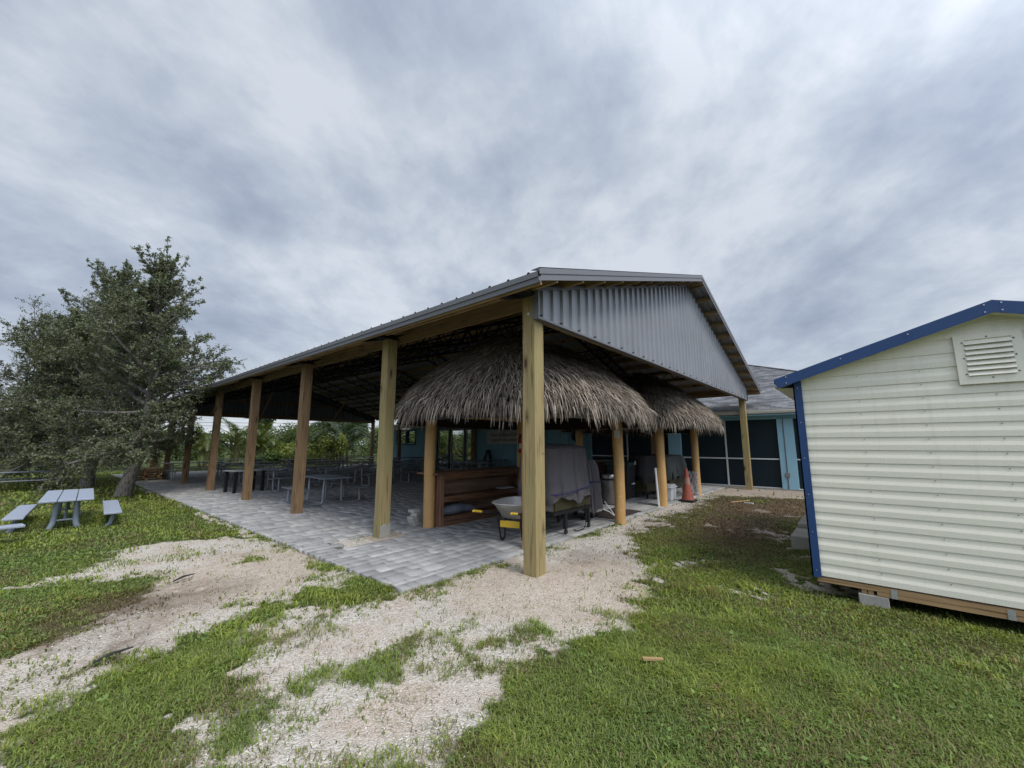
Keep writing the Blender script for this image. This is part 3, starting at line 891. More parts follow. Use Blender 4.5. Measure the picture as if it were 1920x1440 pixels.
# ------------------------------------------------------------------ bar counters
def bar_counter(x0, x1, y, label):
    t = thing('bar_counter', label, 'bar counter', (x0, y, 0), 0, 'stained wood bar counters')
    L = x1 - x0; D = 0.33
    b = MB(); b.box(-0.12, L + 0.1, -0.06, D + 0.22, 0.945, 0.985); b.build('countertop', M['bar'], t, bevel=0.006)
    b = MB(); b.box(0.09, L - 0.09, -0.025, 0.013, 0.855, 0.943); b.build('top_rail', M['bar'], t)
    b = MB(); b.box(0, 0.088, -0.03, 0.012, 0, 0.943); b.box(0, 0.03, 0.014, D, 0, 0.943); b.build('upright', M['bar_end'], t, bevel=0.004)
    b = MB(); b.box(L - 0.088, L, -0.03, 0.012, 0, 0.943); b.box(L - 0.03, L, 0.014, D, 0, 0.943); b.build('upright', M['bar_end'], t, bevel=0.004)
    b = MB(); b.box(0.03, L - 0.03, D - 0.016, D - 0.001, 0.02, 0.943); b.build('back_panel', M['bar_ply'], t)
    b = MB(); b.box(0.031, L - 0.031, 0.016, D - 0.02, 0.515, 0.535); b.box(0.09, L - 0.09, -0.026, 0.012, 0.435, 0.538); b.build('shelf', M['bar'], t)
    b = MB()
    for i in range(3): b.box(0.031, L - 0.031, 0.02 + i * 0.095, 0.105 + i * 0.095, 0.14, 0.165)
    b.box(0.09, L - 0.09, -0.026, 0.012, 0.09, 0.168); b.box(0.09, L - 0.09, -0.02, 0.01, 0.0, 0.07)
    b.build('bottom_shelf', M['bar'], t)
    return t
bar_counter(1.13, 3.70, 3.13, 'stained brown bar counter with open shelves beside the left tan post')
bar_counter(6.35, 8.95, 3.35, 'stained brown bar counter at the back of the farther tiki hut')
# grey tarp roll on the low shelf
b = MB()
ring = []
for i in range(13):
    t_ = i / 12; r = 0.085 * (0.55 + 0.6 * math.sin(PI * min(1, t_ * 0.9 + 0.12))) * (0.8 if i > 10 else 1)
    ring.append(((1.24 + t_ * 0.95, 3.27 + 0.02 * math.sin(i), 0.165 + r), r))
b.tube([p for p, r in ring], [r for p, r in ring], 12)
o = b.build('tarp_roll', M['tarp'], None, True); tag(o, 'rolled grey blue tarp on the bottom shelf of the bar', 'tarp roll')
b = MB(); b.box(2.98, 3.4, 3.2, 3.42, 0.535, 0.56); o = b.build('folded_cloth', M['white_plastic'], bevel=0.008); tag(o, 'flat pale board lying on the upper shelf of the bar', 'board')
# pale box edge on the counter end and stacked stones on the floor
rs = random.Random(5)
for i in range(8):
    b = MB(); a = rs.uniform(-.3, .3); w, d_, h = rs.uniform(.15, .22), rs.uniform(.12, .16), 0.055
    cx, cy = 0.95 + rs.uniform(-.05, .05), 3.62 + rs.uniform(-.06, .06)
    lv = i // 2 if i < 6 else i - 3
    z0 = 0.058 * lv
    c2, s2 = math.cos(a), math.sin(a)
    pts = [(cx + (px * c2 - py * s2) + (0.09 if i % 2 and i < 6 else 0), cy + px * s2 + py * c2 + (0.12 if i % 2 and i < 6 else 0)) for (px, py) in ((-w / 2, -d_ / 2), (w / 2, -d_ / 2), (w / 2, d_ / 2), (-w / 2, d_ / 2))]
    b.prism(pts, 'z', z0, z0 + h)
    o = b.build('paver_stone', M['pale_stone'], bevel=0.008)
    tag(o, 'pale paver stone in the loose pile on the floor beside the bar', 'paver stone', 'paver stones piled beside the bar')

# ------------------------------------------------------------------ fire extinguisher
t = thing('fire_extinguisher', 'red fire extinguisher hung on a tan post behind the corner post', 'fire extinguisher', (3.62, 3.2, 1.32))
b = MB(); b.lathe([(0.0, 0), (0.055, 0.0), (0.065, 0.02), (0.065, 0.30), (0.05, 0.36), (0.02, 0.38), (0.0, 0.38)], 18); b.build('cylinder', M['red'], t, True)
b = MB(); b.lathe([(0.0665, 0.10), (0.0665, 0.22)], 18); b.build('label_band', M['white_trim'], t, True)
b = MB(); b.box(-0.02, 0.02, -0.02, 0.02, 0.38, 0.43); b.bar((0, 0, .43), (-.08, 0, .45), .015, .012); b.tube([(0, 0, .41), (-.07, 0, .40), (-.085, 0, .25), (-.08, 0, .12)], 0.01, 8); b.build('valve', M['black_plastic'], t)

# ------------------------------------------------------------------ house
HX = 12.9
house = thing('house', 'low teal house with grey shingle roof and dark screened porch', 'house', (0, 0, 0))
WZ = 2.52
b = MB()
# wall as pieces round its openings: windows Y 20.0-22.1, door 14.15-17.75, screens
def wall(y0, y1, z0, z1, m=M['teal'], th=0.2, name='wall'):
    q = MB(); q.box(HX, HX + th, y0, y1, z0, z1); return q.build(name, m, house)
b.box(HX, HX + .2, 8.9, 14.12, -0.05, WZ)
b.box(HX, HX + .2, 14.12, 17.78, 2.46, WZ)
b.box(HX, HX + .2, 17.78, 22.6, -0.05, 1.46); b.box(HX, HX + .2, 17.78, 20.0, 1.46, WZ); b.box(HX, HX + .2, 22.35, 22.6, 1.46, WZ); b.box(HX, HX + .2, 20.0, 22.35, 2.46, WZ)
b.box(HX, HX + 9, 22.6, 22.8, -0.05, WZ)
b.box(HX, HX + .2, 6.55, 8.9, -0.05, WZ)
b.box(HX, HX + .2, -9, 6.55, 2.40, WZ)
b.build('wall', M['teal'], house)
# pilasters of the screened porch
for (y0, y1) in ((2.50, 3.0), (-1.27, -0.79), (-5.2, -4.7), (-9.0, -8.6)):
    q = MB(); q.box(HX - 0.03, HX + 0.22, y0, y1, -0.05, 2.40); q.build('pilaster', M['teal_trim'], house, bevel=0.01)
q = MB(); q.box(HX - 0.02, HX + .02, 7.85, 9.0, -0.05, 2.40); q.build('wall_panel', M['teal_trim'], house)
for (y0, y1) in ((3.0, 6.55), (-0.79, 2.50), (-4.7, -1.27), (-8.6, -5.2)):
    q = MB(); q.box(HX + 0.07, HX + 0.08, y0, y1, 0.0, 2.40)
    sc = q.build('screen_panel', M['screen'], house)
    q = MB()
    q.box(HX + 0.04, HX + 0.085, y0, y1, 0.985, 1.03)
    q.box(HX + 0.04, HX + 0.085, y0, y1, 0.0, 0.04)
    if y1 - y0 > 3: q.box(HX + 0.038, HX + 0.086, (y0 + y1) / 2 - 0.0, (y0 + y1) / 2 + 0.05, 0.0, 2.40)
    q.build('screen_frame', M['white_trim'], sc)
q = MB(); q.box(HX - 0.06, HX + 0.25, -9, 6.55, -0.08, 0.012); q.build('porch_sill', M['concrete'], house)
# conduit and junction box on the pilaster
q = MB(); q.tube([(HX - 0.045, -0.98, 0.0), (HX - 0.045, -0.98, 2.42)], 0.014, 8); q.build('conduit', M['trim_metal'], house, True)
q = MB(); q.box(HX - 0.09, HX - 0.03, -1.045, -0.915, 0.42, 0.55); q.build('junction_box', plain('weathered_box', (0.20, 0.17, 0.16), 0.6), house, bevel=0.005)
q = MB(); q.box(HX - 0.03, HX + 0.03, 12.0, 12.02, 0, 1.5); q.build('downpipe', M['teal_trim'], house)
# windows
for (y0, y1) in ((20.1, 21.08), (21.22, 22.2)):
    q = MB(); q.box(HX + 0.10, HX + 0.115, y0, y1, 1.56, 2.40); w = q.build('window', M['glass'], house)
    q = MB()
    q.box(HX - 0.03, HX + 0.12, y0 - .07, y0, 1.49, 2.47); q.box(HX - 0.03, HX + 0.12, y1, y1 + .07, 1.49, 2.47)
    q.box(HX - 0.03, HX + 0.12, y0, y1, 2.40, 2.47); q.box(HX - 0.03, HX + 0.12, y0, y1, 1.49, 1.56)
    q.build('window_frame', plain('slate_blue_frame', (0.06, 0.10, 0.14), 0.6), w)
    q = MB(); q.box(HX + 0.06, HX + 0.098, y0, y1, 1.56, 1.60); q.box(HX + 0.06, HX + 0.098, y0, y1, 1.96, 1.99); q.build('sash', M['white_trim'], w)
# sliding door of three panes
for (y0, y1) in ((14.2, 15.1), (15.24, 16.5), (16.64, 17.7)):
    q = MB(); q.box(HX + 0.08, HX + 0.10, y0 + .07, y1 - .07, 0.08, 2.36); w = q.build('sliding_door', M['glass'], house)
    q = MB()
    for (a, c) in ((y0, y0 + .07), (y1 - .07, y1)): q.box(HX + 0.05, HX + 0.11, a, c, 0.02, 2.42)
    q.box(HX + 0.05, HX + 0.11, y0 + .07, y1 - .07, 2.36, 2.42); q.box(HX + 0.05, HX + 0.11, y0 + .07, y1 - .07, 0.02, 0.08)
    q.build('door_frame', M['white_trim'], w)
q = MB(); q.box(HX - 0.02, HX + 0.12, 14.12, 14.2, 0, 2.46); q.box(HX - 0.02, HX + 0.12, 17.7, 17.78, 0, 2.46); q.box(HX - 0.02, HX + 0.12, 14.2, 17.7, 2.42, 2.465); q.box(HX - .01, HX + .12, 15.1, 15.24, 0, 2.42); q.box(HX - .01, HX + .12, 16.5, 16.64, 0, 2.42)
q.build('door_surround', M['frame_dark'], house)
# room behind the glass and porch: closed dark box
q = MB(); q.box(HX + .3, HX + 9, 8.9, 22.55, -0.05, 0.0); q.box(HX + 8.9, HX + 9, -9, 22.55, 0, 2.5); q.box(HX + .2, HX + 9, -9.1, -9, 0, 2.5); q.build('interior', M['teal'], house)
# soffit, gutter, hip roof
q = MB(); q.box(HX - 0.45, HX + .2, -9.3, 23.1, WZ + 0.0, WZ + 0.03); q.build('soffit', M['teal'], house)
q = MB()
q.prism([(HX - 0.50, 2.70), (HX - 0.50, 2.66), (HX - 0.485, 2.60), (HX - 0.455, 2.575), (HX - 0.40, 2.575), (HX - 0.40, 2.70)], 'y', -9.4, 23.2)
q.build('gutter', M['cream_gutter'], house)
def shingle_roof():
    x0, x1, y0, y1 = HX - 0.5, HX + 13.5, -6.0, 23.2
    s = 0.405; z0 = 2.70; hw = (x1 - x0) / 2; zr = z0 + s * hw
    V = [(x0, y0, z0), (x1, y0, z0), (x1, y1, z0), (x0, y1, z0), (x0 + hw, y0 + hw, zr), (x0 + hw, y1 - hw, zr)]
    Fs = [(0, 3, 5, 4), (1, 4, 5, 2), (0, 4, 1), (3, 2, 5)]
    me = bpy.data.meshes.new('roof'); me.from_pydata(V, [], Fs)
    uv = me.uv_layers.new(name='UVMap')
    for p in me.polygons:
        for li in p.loop_indices:
            v = V[me.loops[li].vertex_index]
            if p.index < 2: uv.data[li].uv = (v[1], abs(v[0] - (x0 if p.index == 0 else x1)) * 1.08)
            else: uv.data[li].uv = (v[0], abs(v[1] - (y0 if p.index == 2 else y1)) * 1.08)
    me.materials.append(M['shingle'])
    o = bpy.data.objects.new('roof', me); COL.objects.link(o); o.parent = house
    # shingle courses as real steps on the visible slope
    Vc = []; Fc = []; u = []
    q = MB()
    d = 0.0
    while d < hw - 0.2:
        xa = x0 + d; za = z0 + s * d
        ya, yb = y0 + d, y1 - d
        q.add([(xa, ya, za + .004), (xa, yb, za + .004), (xa - .004, yb, za + 0.016), (xa - .004, ya, za + .016), (xa + .12, yb - .1, za + s * .12 + .006), (xa + .12, ya + .1, za + s * .12 + .006)], [(0, 1, 2, 3), (3, 2, 4, 5)])
        d += 0.14
    q.build('shingle_courses', M['shingle_c'], o, fix=False)
    q = MB()
    q.bar((x0, y0, z0 + .02), (x0 + hw, y0 + hw, zr + .02), 0.22, 0.02); q.bar((x0 + hw, y0 + hw, zr + .02), (x0 + hw, y1 - hw, zr + .02), .22, .02)
    q.build('ridge_cap', M['shingle_c'], o)
def mk_shc():
    t = NT('grey_shingle_course')
    br = t.n('ShaderNodeTexBrick')
    br.inputs['Scale'].default_value = 1.0
    br.inputs['Brick Width'].default_value = 0.34; br.inputs['Row Height'].default_value = 0.14; br.inputs['Bias'].default_value = -0.1
    br.inputs['Mortar Size'].default_value = 0.004
    br.inputs['Color1'].default_value = (0.04, 0.042, 0.048, 1); br.inputs['Color2'].default_value = (0.33, 0.335, 0.345, 1); br.inputs['Mortar'].default_value = (0.05, 0.05, 0.055, 1)
    mp = t.n('ShaderNodeMapping'); mp.inputs['Rotation'].default_value = (0, 0, PI / 2)
    tc = t.n('ShaderNodeTexCoord'); t.l(tc.outputs['Object'], mp.inputs[0]); t.l(mp.outputs[0], br.inputs['Vector'])
    n = t.noise(t.coord(), 2.5, 5, 0.65); n2 = t.noise(t.coord(), 60, 2)
    col = t.mix(0.25, br.outputs[0], t.ramp(n, [(0.3, (0.10, 0.103, 0.11)), (0.7, (0.26, 0.265, 0.27))]))
    col = t.mix(0.12, col, t.ramp(n2, [(0.3, (0.06, 0.06, 0.065)), (0.7, (0.33, 0.33, 0.33))]))
    t.base(col); t.rough(0.9)
    return t.m
M['shingle_c'] = mk_shc()
shingle_roof()

# ------------------------------------------------------------------ sign on the wall
def text_mesh(txt, size, name):
    cu = bpy.data.curves.new(name, 'FONT'); cu.body = txt; cu.size = size; cu.align_x = 'CENTER'; cu.extrude = 0.002
    ob = bpy.data.objects.new(name, cu); COL.objects.link(ob)
    dg = bpy.context.evaluated_depsgraph_get()
    me = bpy.data.meshes.new_from_object(ob.evaluated_get(dg))
    COL.objects.unlink(ob); bpy.data.objects.remove(ob)
    return me
sg = thing('wall_sign', 'wide pale banner with two lines of dark lettering on the teal wall', 'sign', (HX - 0.02, 11.98, 1.92))
q = MB(); q.box(-0.012, 0.0, -1.28, 1.28, -0.38, 0.38); q.build('banner', plain('pale_banner', (0.50, 0.48, 0.45), 0.7, 0, 3, 0.06, 0.02), sg)
for (txt, z, c) in (('Your annual HOA', 0.04, (0.04, 0.045, 0.05)), ('support this event', -0.24, (0.10, 0.035, 0.05))):
    me = text_mesh(txt, 0.27, 'lettering')
    me.materials.append(plain('lettering_' + txt[:4], c, 0.7, 0, 3, 0.05, 0))
    o = bpy.data.objects.new('lettering', me); COL.objects.link(o); o.parent = sg
    o.rotation_euler = (PI / 2, 0, -PI / 2); o.location = (-0.016, 0, z)

# ------------------------------------------------------------------ picnic tables
def tubep(b, pts, r):
    # round the corners of a polyline a little
    P = [Vector(p) for p in pts]; out = [P[0]]
    for i in range(1, len(P) - 1):
        a = (P[i - 1] - P[i]); c = (P[i + 1] - P[i])
        d = min(0.09, a.length * .45, c.length * .45)
        p0 = P[i] + a.normalized() * d; p1 = P[i] + c.normalized() * d
        for t_ in (0, .25, .5, .75, 1):
            out.append((1 - t_) ** 2 * p0 + 2 * (1 - t_) * t_ * P[i] + t_ * t_ * p1)
    out.append(P[-1])
    b.tube(out, r, 8)
def picnic_table(name, label, L=2.4, group=None):
    t = thing(name, label, 'picnic table', (0, 0, 0), 0, group)
    H = 0.72
    b = MB(); b.box(-L / 2, L / 2, -0.37, 0.37, H - 0.03, H); b.build('tabletop', M['table_grey'], t, bevel=0.012)
    for s in (-1, 1):
        b = MB(); y0, y1 = sorted((s * 0.56, s * 0.82)); b.box(-L / 2, L / 2, y0, y1, 0.405, 0.435); b.build('seat', M['table_grey'], t, bevel=0.012)
    e = L / 2 - 0.32
    for sx in (-1, 1):
        for sy in (-1, 1):
            b = MB(); x = sx * e
            tubep(b, [(x, sy * 0.22, H - 0.032), (x, sy * 0.24, 0.022), (x, sy * 0.74, 0.022), (x, sy * 0.72, 0.404)], 0.027)
            b.build('leg', M['table_leg'], t, True)
        b = MB(); x = sx * e
        b.tube([(x, -0.23, 0.56), (x, 0.23, 0.56)], 0.017, 8)
        b.tube([(x, -0.36, H - 0.045), (x, 0.36, H - 0.045)], 0.017, 8)
        b.tube([(x, 0, 0.56), (sx * 0.28, 0, H - 0.035)], 0.015, 8)
        b.build('brace', M['table_leg'], t, True)
    return t
GT = 'grey picnic tables under the pavilion'
tb0 = picnic_table('picnic_table', 'near grey picnic table turned askew between the second and third posts', 1.6, GT)
tb0.location = (1.24, 7.98, 0); tb0.rotation_euler.z = R(90 - 3); tb0.scale = (1, 1, 0.94)
tb1 = picnic_table('picnic_table', 'long grey picnic table right behind the small table with black square legs', 2.4, GT)
tb1.location = (2.25, 12.2, 0)
spots = [((0.95, 19.9, 0), 0, 'long grey picnic table at the far left corner of the pavilion'),
         ((2.45, 17.8, 0), 0, 'long grey picnic table next in from the far left corner table'),
         ((5.05, 11.6, 0), 2, 'long grey picnic table with its end showing just right of the askew near table'),
         ((2.35, 15.0, 0), 0, 'long grey picnic table in the left row, third from the front'),
         ((5.2, 14.4, 0), 1, 'long grey picnic table in the middle row, second from the front'),
         ((5.4, 17.2, 0), -1, 'long grey picnic table in the middle row, third from the front'),
         ((5.9, 20.3, 0), 0, 'long grey picnic table in front of the green bushes at the far gable'),
         ((9.6, 21.4, 0), 0, 'long grey picnic table at the far right, before the dark palms'),
         ((3.4, 22.6, 0), 0, 'long grey picnic table farthest back beneath the far gable'),
         ((8.4, 14.6, 0), 0, 'long grey picnic table in the middle of the floor, left of the house door'),
         ((10.95, 18.4, 0), 0, 'grey picnic table beneath the double window of the house'),
         ((10.7, 15.4, 0), 0, 'grey picnic table in front of the glass doors, left of the tan post'),
         ((9.0, 10.6, 0), 90, 'grey picnic table seen over the bar, right of the tan post'),
         ((11.2, 11.6, 0), 0, 'grey picnic table below the banner on the teal wall'),
         ((11.3, 8.4, 0), 0, 'grey picnic table at the right end of the row seen over the bar'),
         ((8.6, 17.8, 0), 0, 'grey picnic table in the middle of the back rows'),
         ]
for (loc, rz, lab) in spots:
    o = copy_tree(tb1); o.location = loc; o.rotation_euler.z = R(rz); o['label'] = lab
# small table with square black legs
t = thing('small_table', 'small pale topped table with square black legs beside a post', 'table', (0.62, 12.48, 0), R(10))
b = MB(); b.box(-0.42, 0.72, -0.36, 0.36, 0.655, 0.69); b.build('tabletop', M['table_white'], t, bevel=0.008)
for (x, y) in ((-0.34, -0.28), (-0.34, 0.28), (0.5, -0.28), (0.5, 0.28)):
    b = MB(); b.box(x - .04, x + .04, y - .04, y + .04, 0, 0.655); b.build('leg', M['black'], t)
# picnic table on the lawn at the left edge
t = copy_tree(tb1); t.location = (-4.25, 18.9, -0.06); t.scale = (1, 1, 0.92); t['label'] = 'long grey picnic table on the grass beyond the play table, by the oak trunks'; t['group'] = 'grey furniture on the lawn'

# low play table and benches on the lawn
def flared_leg(b, x, y, dx, dy, H, r=0.04):
    pts = [(x, y, H), (x + dx * .15, y + dy * .15, H * .6), (x + dx * .3, y + dy * .3, H * .25), (x + dx * .7, y + dy * .7, H * .08), (x + dx, y + dy, -0.04)]
    b.tube(pts, [r * .95, r, r * 1.05, r * 1.1, r * .9], 10)
t = thing('play_table', 'low grey blue table of three planks on flared legs on the lawn', 'table', (-3.33, 9.2, -0.02), R(-3.5))
b = MB()
for i in range(3): b.box(-0.345 + i * 0.232, -0.345 + i * 0.232 + 0.222, -1.2, 1.2, 0.515, 0.555)
b.box(-0.3, 0.3, -0.95, -0.88, 0.485, 0.513); b.box(-0.3, 0.3, 0.88, 0.95, 0.485, 0.513)
b.build('tabletop', M['lawn_plastic'], t, bevel=0.01)
for sy in (-1, 1):
    for sx in (-1, 1):
        b = MB(); flared_leg(b, sx * 0.12, sy * 0.9, sx * 0.07, 0, 0.5); b.build('leg', M['lawn_leg'], t, True)
    b = MB(); b.tube([(-0.14, sy * 0.9, 0.17), (0.14, sy * 0.9, 0.17)], 0.018, 8); b.tube([(0, sy * .9, .17), (0, sy * .35, .5)], .02, 8); b.build('stretcher', M['lawn_leg'], t, True)
def low_bench(label, loc, rz, L):
    t = thing('low_bench', label, 'bench', loc, rz, 'low grey benches on the lawn')
    b = MB(); b.box(-0.125, 0.125, -L / 2, L / 2, 0.245, 0.285); b.build('seat', M['lawn_plastic'], t, bevel=0.01)
    for s in (-1, 1):
        b = MB(); b.box(-0.1, 0.1, s * L * .38 - .03, s * L * .38 + .03, 0.22, 0.244); flared_leg(b, 0.02, s * L * 0.38, -0.09, 0, 0.225, 0.038); b.build('leg', M['lawn_leg'], t, True)
    return t
low_bench('low grey bench between the play table and the paving', (-2.72, 8.95, -0.02), R(-4), 2.3)
low_bench('low grey bench on the far side of the play table, parallel to it', (-3.92, 9.35, -0.02), R(-4), 2.25)
low_bench('low grey bench cut by the photo edge, crosswise before the play table', (-4.95, 7.15, -0.02), R(90 + 8), 2.2)

# ------------------------------------------------------------------ wheelbarrow
wb = thing('wheelbarrow', 'galvanised wheelbarrow with yellow grips and yellow leg plate', 'wheelbarrow', (1.36, 1.43, 0), R(18))
b = MB()
def ringpts(cx, hx, hy, z, e=3.0, n=28): return [(superpoint(cx, 0, hx, hy, 2 * PI * i / n, e) + (z,)) for i in range(n)]
rings = [ringpts(0.12, 0.22, 0.18, 0.33), ringpts(0.12, 0.34, 0.25, 0.36), ringpts(0.05, 0.50, 0.34, 0.60), ringpts(0.05, 0.525, 0.36, 0.605), ringpts(0.05, 0.525, 0.36, 0.592), ringpts(0.05, 0.495, 0.335, 0.592), ringpts(0.12, 0.335, 0.245, 0.366), ringpts(0.12, 0.2, 0.16, 0.34)]
vs = [p for r_ in rings for p in r_]; n = 28; fs = []
for i in range(len(rings) - 1):
    for q in range(n): fs.append((i * n + q, i * n + (q + 1) % n, (i + 1) * n + (q + 1) % n, (i + 1) * n + q))
fs.append(tuple(range(n))); fs.append(tuple(range((len(rings) - 1) * n, len(rings) * n)))
b.add(vs, fs); b.build('tray', M['galv'], wb, True)
for s in (-1, 1):
    b = MB(); b.tube([(0.78, s * 0.06, 0.22), (0.30, s * 0.20, 0.335), (-0.45, s * 0.27, 0.47), (-0.78, s * 0.29, 0.53)], 0.018, 10); h = b.build('handle', M['black'], wb, True)
    b = MB(); b.tube([(-0.74, s * 0.288, 0.522), (-0.97, s * 0.30, 0.565)], [0.019, 0.017], 10); b.build('grip', M['yellow'], h, True)
    b = MB(); tubep(b, [(-0.02, s * 0.20, 0.38), (-0.10, s * 0.18, 0.02), (-0.24, s * 0.18, 0.02), (-0.34, s * 0.20, 0.44)], 0.016); b.build('leg', M['black'], wb, True)
b = MB(); b.box(-0.322, -0.310, -0.165, 0.165, 0.235, 0.335); b.build('leg_plate', M['yellow'], wb, bevel=0.003)
b = MB(); b.tube([(0.80 + 0.155 * math.cos(a), 0, 0.19 + 0.155 * math.sin(a)) for a in np.linspace(0, 2 * PI, 25)], 0.042, 10, False); wh = b.build('wheel', M['rubber'], wb, True)
b = MB(); b.tube([(0.8, -0.03, 0.19), (0.8, 0.03, 0.19)], 0.11, 16); b.tube([(0.8, -0.09, 0.19), (0.8, 0.09, 0.19)], 0.014, 8); b.build('rim', M['black'], wh, True)

# ------------------------------------------------------------------ draped covers
def draped(name, prof, n=72, seed=0, fold=0.03, ezp=4.0, folds=17, hem=0.05):
    """prof: rows of (cx,cy,hx,hy,z); folds deepen towards the hem"""
    rnd = random.Random(seed); ph = [rnd.uniform(0, 6.28) for _ in range(6)]
    # resample the rows so the cloth can crease along its height too
    rows = []
    for i in range(len(prof) - 1):
        a, c = prof[i], prof[i + 1]; m = 6
        for j in range(m): rows.append(tuple(a[q] + (c[q] - a[q]) * j / m for q in range(5)))
    rows.append(prof[-1])
    b = MB(); vs = []; fs = []
    N = len(rows)
    for j, (cx, cy, hx, hy, z) in enumerate(rows):
        t_ = j / (N - 1)
        for i in range(n):
            a = 2 * PI * i / n
            x, y = superpoint(0, 0, hx, hy, a, ezp)
            wv = math.sin(a * folds * .5 + ph[0] + 1.3 * math.sin(a * 3 + ph[1]) + t_ * 0.9)
            f = 1 + fold * (t_ ** .7) * (0.35 - 1.5 * (1 - abs(wv)) ** 3 + 0.5 * math.sin(a * 5 + ph[2]))
            cr = 0.020 * math.sin(9 * a + 11 * t_ + ph[3]) * math.sin(5 * a - 17 * t_ + ph[4]) + 0.012 * math.sin(23 * a - 9 * t_ + ph[1]) * math.sin(13 * t_ + 4 * a + ph[0])
            dz = (hem * (math.sin(a * 5 + ph[5]) + .5 * math.sin(a * 11 + ph[1]))) * (t_ ** 4)
            vs.append((cx + x * (f + cr), cy + y * (f + cr), z + dz + 0.008 * math.sin(7 * a + ph[2]) * (1 - t_)))
    for j in range(N - 1):
        for i in range(n):
            fs.append((j * n + i, j * n + (i + 1) % n, (j + 1) * n + (i + 1) % n, (j + 1) * n + i))
    b.add(vs, fs); b.add([vs[i] for i in range(n)], [tuple(range(n))])
    return b
sm = thing('smoker_grill', 'grey fabric covered smoker on a black wheeled stand, blue strap round it', 'smoker', (0, 0, 0))
b = draped('cover', [(2.42, 1.42, 0.30, 0.25, 1.515), (2.42, 1.42, 0.55, 0.36, 1.50), (2.42, 1.40, 0.60, 0.40, 1.44), (2.42, 1.40, 0.62, 0.42, 1.0), (2.42, 1.38, 0.65, 0.45, 0.70), (2.45, 1.38, 0.63, 0.45, 0.56)], 170, 3, 0.12, 5, 13, 0.05)
b.build('cover', M['cover'], sm, True)
b = MB()
b.tube([superpoint(2.42, 1.38, 0.70, 0.50, a, 5) + (0.74 + 0.06 * math.cos(a),) for a in np.linspace(0, 2 * PI, 60)], 0.011, 6, False)
b.build('strap', M['strap'], sm, True)
b = MB(); b.box(1.86, 3.0, 1.02, 1.72, 0.40, 0.66); b.build('firebox', M['smoker'], sm, bevel=0.01)
b = MB(); b.box(1.80, 1.858, 1.05, 1.7, 0.41, 0.66); b.build('end_panel', M['steel'], sm)
b = MB()
b.box(1.78, 3.02, 1.0, 1.05, 0.345, 0.398); b.box(1.78, 3.02, 1.69, 1.74, 0.345, 0.398); b.box(1.78, 1.83, 1.05, 1.69, 0.345, 0.398); b.box(2.97, 3.02, 1.05, 1.69, 0.345, 0.398)
b.build('stand_frame', M['black'], sm)
for (x, y) in ((2.16, 1.03), (2.93, 1.03), (2.16, 1.70), (2.93, 1.70)):
    b = MB(); b.box(x - .03, x + .03, y - .03, y + .03, 0.09, 0.344); lg = b.build('leg', M['black'], sm)
    b = MB(); b.tube([(x + .02, y - .015, 0.04), (x + .02, y + .015, 0.04)], 0.04, 14); b.box(x - .01, x + .03, y - .024, y - .018, .03, .09); b.build('caster', M['rubber'], lg, True)
b = MB(); tubep(b, [(2.80, 1.0, 0.45), (2.80, 0.985, 0.25), (2.72, 0.97, 0.02), (2.45, 0.99, 0.012), (2.55, 1.1, 0.012)], 0.008); b.build('hose', M['black_plastic'], sm, True)
# second cover beside it
kt = thing('kettle_grill', 'round shouldered grill under a draped grey cover, tied with blue strap', 'grill', (0, 0, 0))
b = draped('cover', [(3.72, 1.72, 0.15, 0.12, 1.22), (3.72, 1.72, 0.36, 0.30, 1.19), (3.74, 1.72, 0.45, 0.36, 1.05), (3.76, 1.72, 0.47, 0.40, 0.72), (3.78, 1.72, 0.48, 0.40, 0.45), (3.80, 1.72, 0.50, 0.42, 0.16)], 140, 8, 0.16, 3, 11, 0.05)
b.build('cover', M['cover'], kt, True)
b = MB(); b.tube([superpoint(3.75, 1.72, 0.51, 0.44, a, 3) + (0.76 - 0.04 * math.cos(a),) for a in np.linspace(0, 2 * PI, 48)], 0.010, 6, False); b.build('strap', M['strap'], kt, True)
for (x, y) in ((3.55, 1.42), (3.85, 1.45), (3.6, 2.0), (3.95, 1.95)):
    b = MB(); b.tube([(x, y - .03, 0.075), (x, y + .03, 0.075)], 0.075, 16); b.box(x - .012, x + .012, y - .05, y - .035, .07, .3); b.box(x - .012, x + .012, y + .035, y + .05, .07, .3); b.build('wheel', M['rubber'], kt, True)
b = MB(); b.tube([(3.95, 1.35, 0.2), (4.1, 1.2, 0.12), (4.25, 1.15, 0.02)], 0.012, 6); b.tube([(4.2, 1.35, 0.3), (4.24, 1.2, 0.1), (4.25, 1.15, 0.02)], 0.01, 6); b.build('support_rod', M['white_trim'], kt, True)
b = MB(); b.box(3.95, 5.3, 1.0, 1.7, 0.003, 0.014); o = b.build('floor_mat', plain('brown_mat', (0.035, 0.024, 0.02), 0.95, 0, 20, 0.25, 0.4), bevel=0.003); tag(o, 'dark brown mat on the paving by the covered grill', 'mat')
# steel bin
t = thing('steel_bin', 'brushed steel trash bin with black swing lid ring', 'trash bin', (5.93, 2.10, 0))
b = MB(); b.lathe([(0.19, 0.0), (0.195, 0.02), (0.195, 0.60)], 28); b.build('body', M['steel'], t, True)
b = MB(); b.lathe([(0.2, 0.0), (0.2, 0.02)], 28); b.lathe([(0.2, 0.60), (0.203, 0.61), (0.203, 0.645), (0.197, 0.65)], 28); b.build('ring', M['black_plastic'], t, True)
b = MB(); b.lathe([(0.197, 0.651), (0.197, 0.725), (0.185, 0.745), (0.0, 0.755)], 28); b.build('lid', M['steel'], t, True)
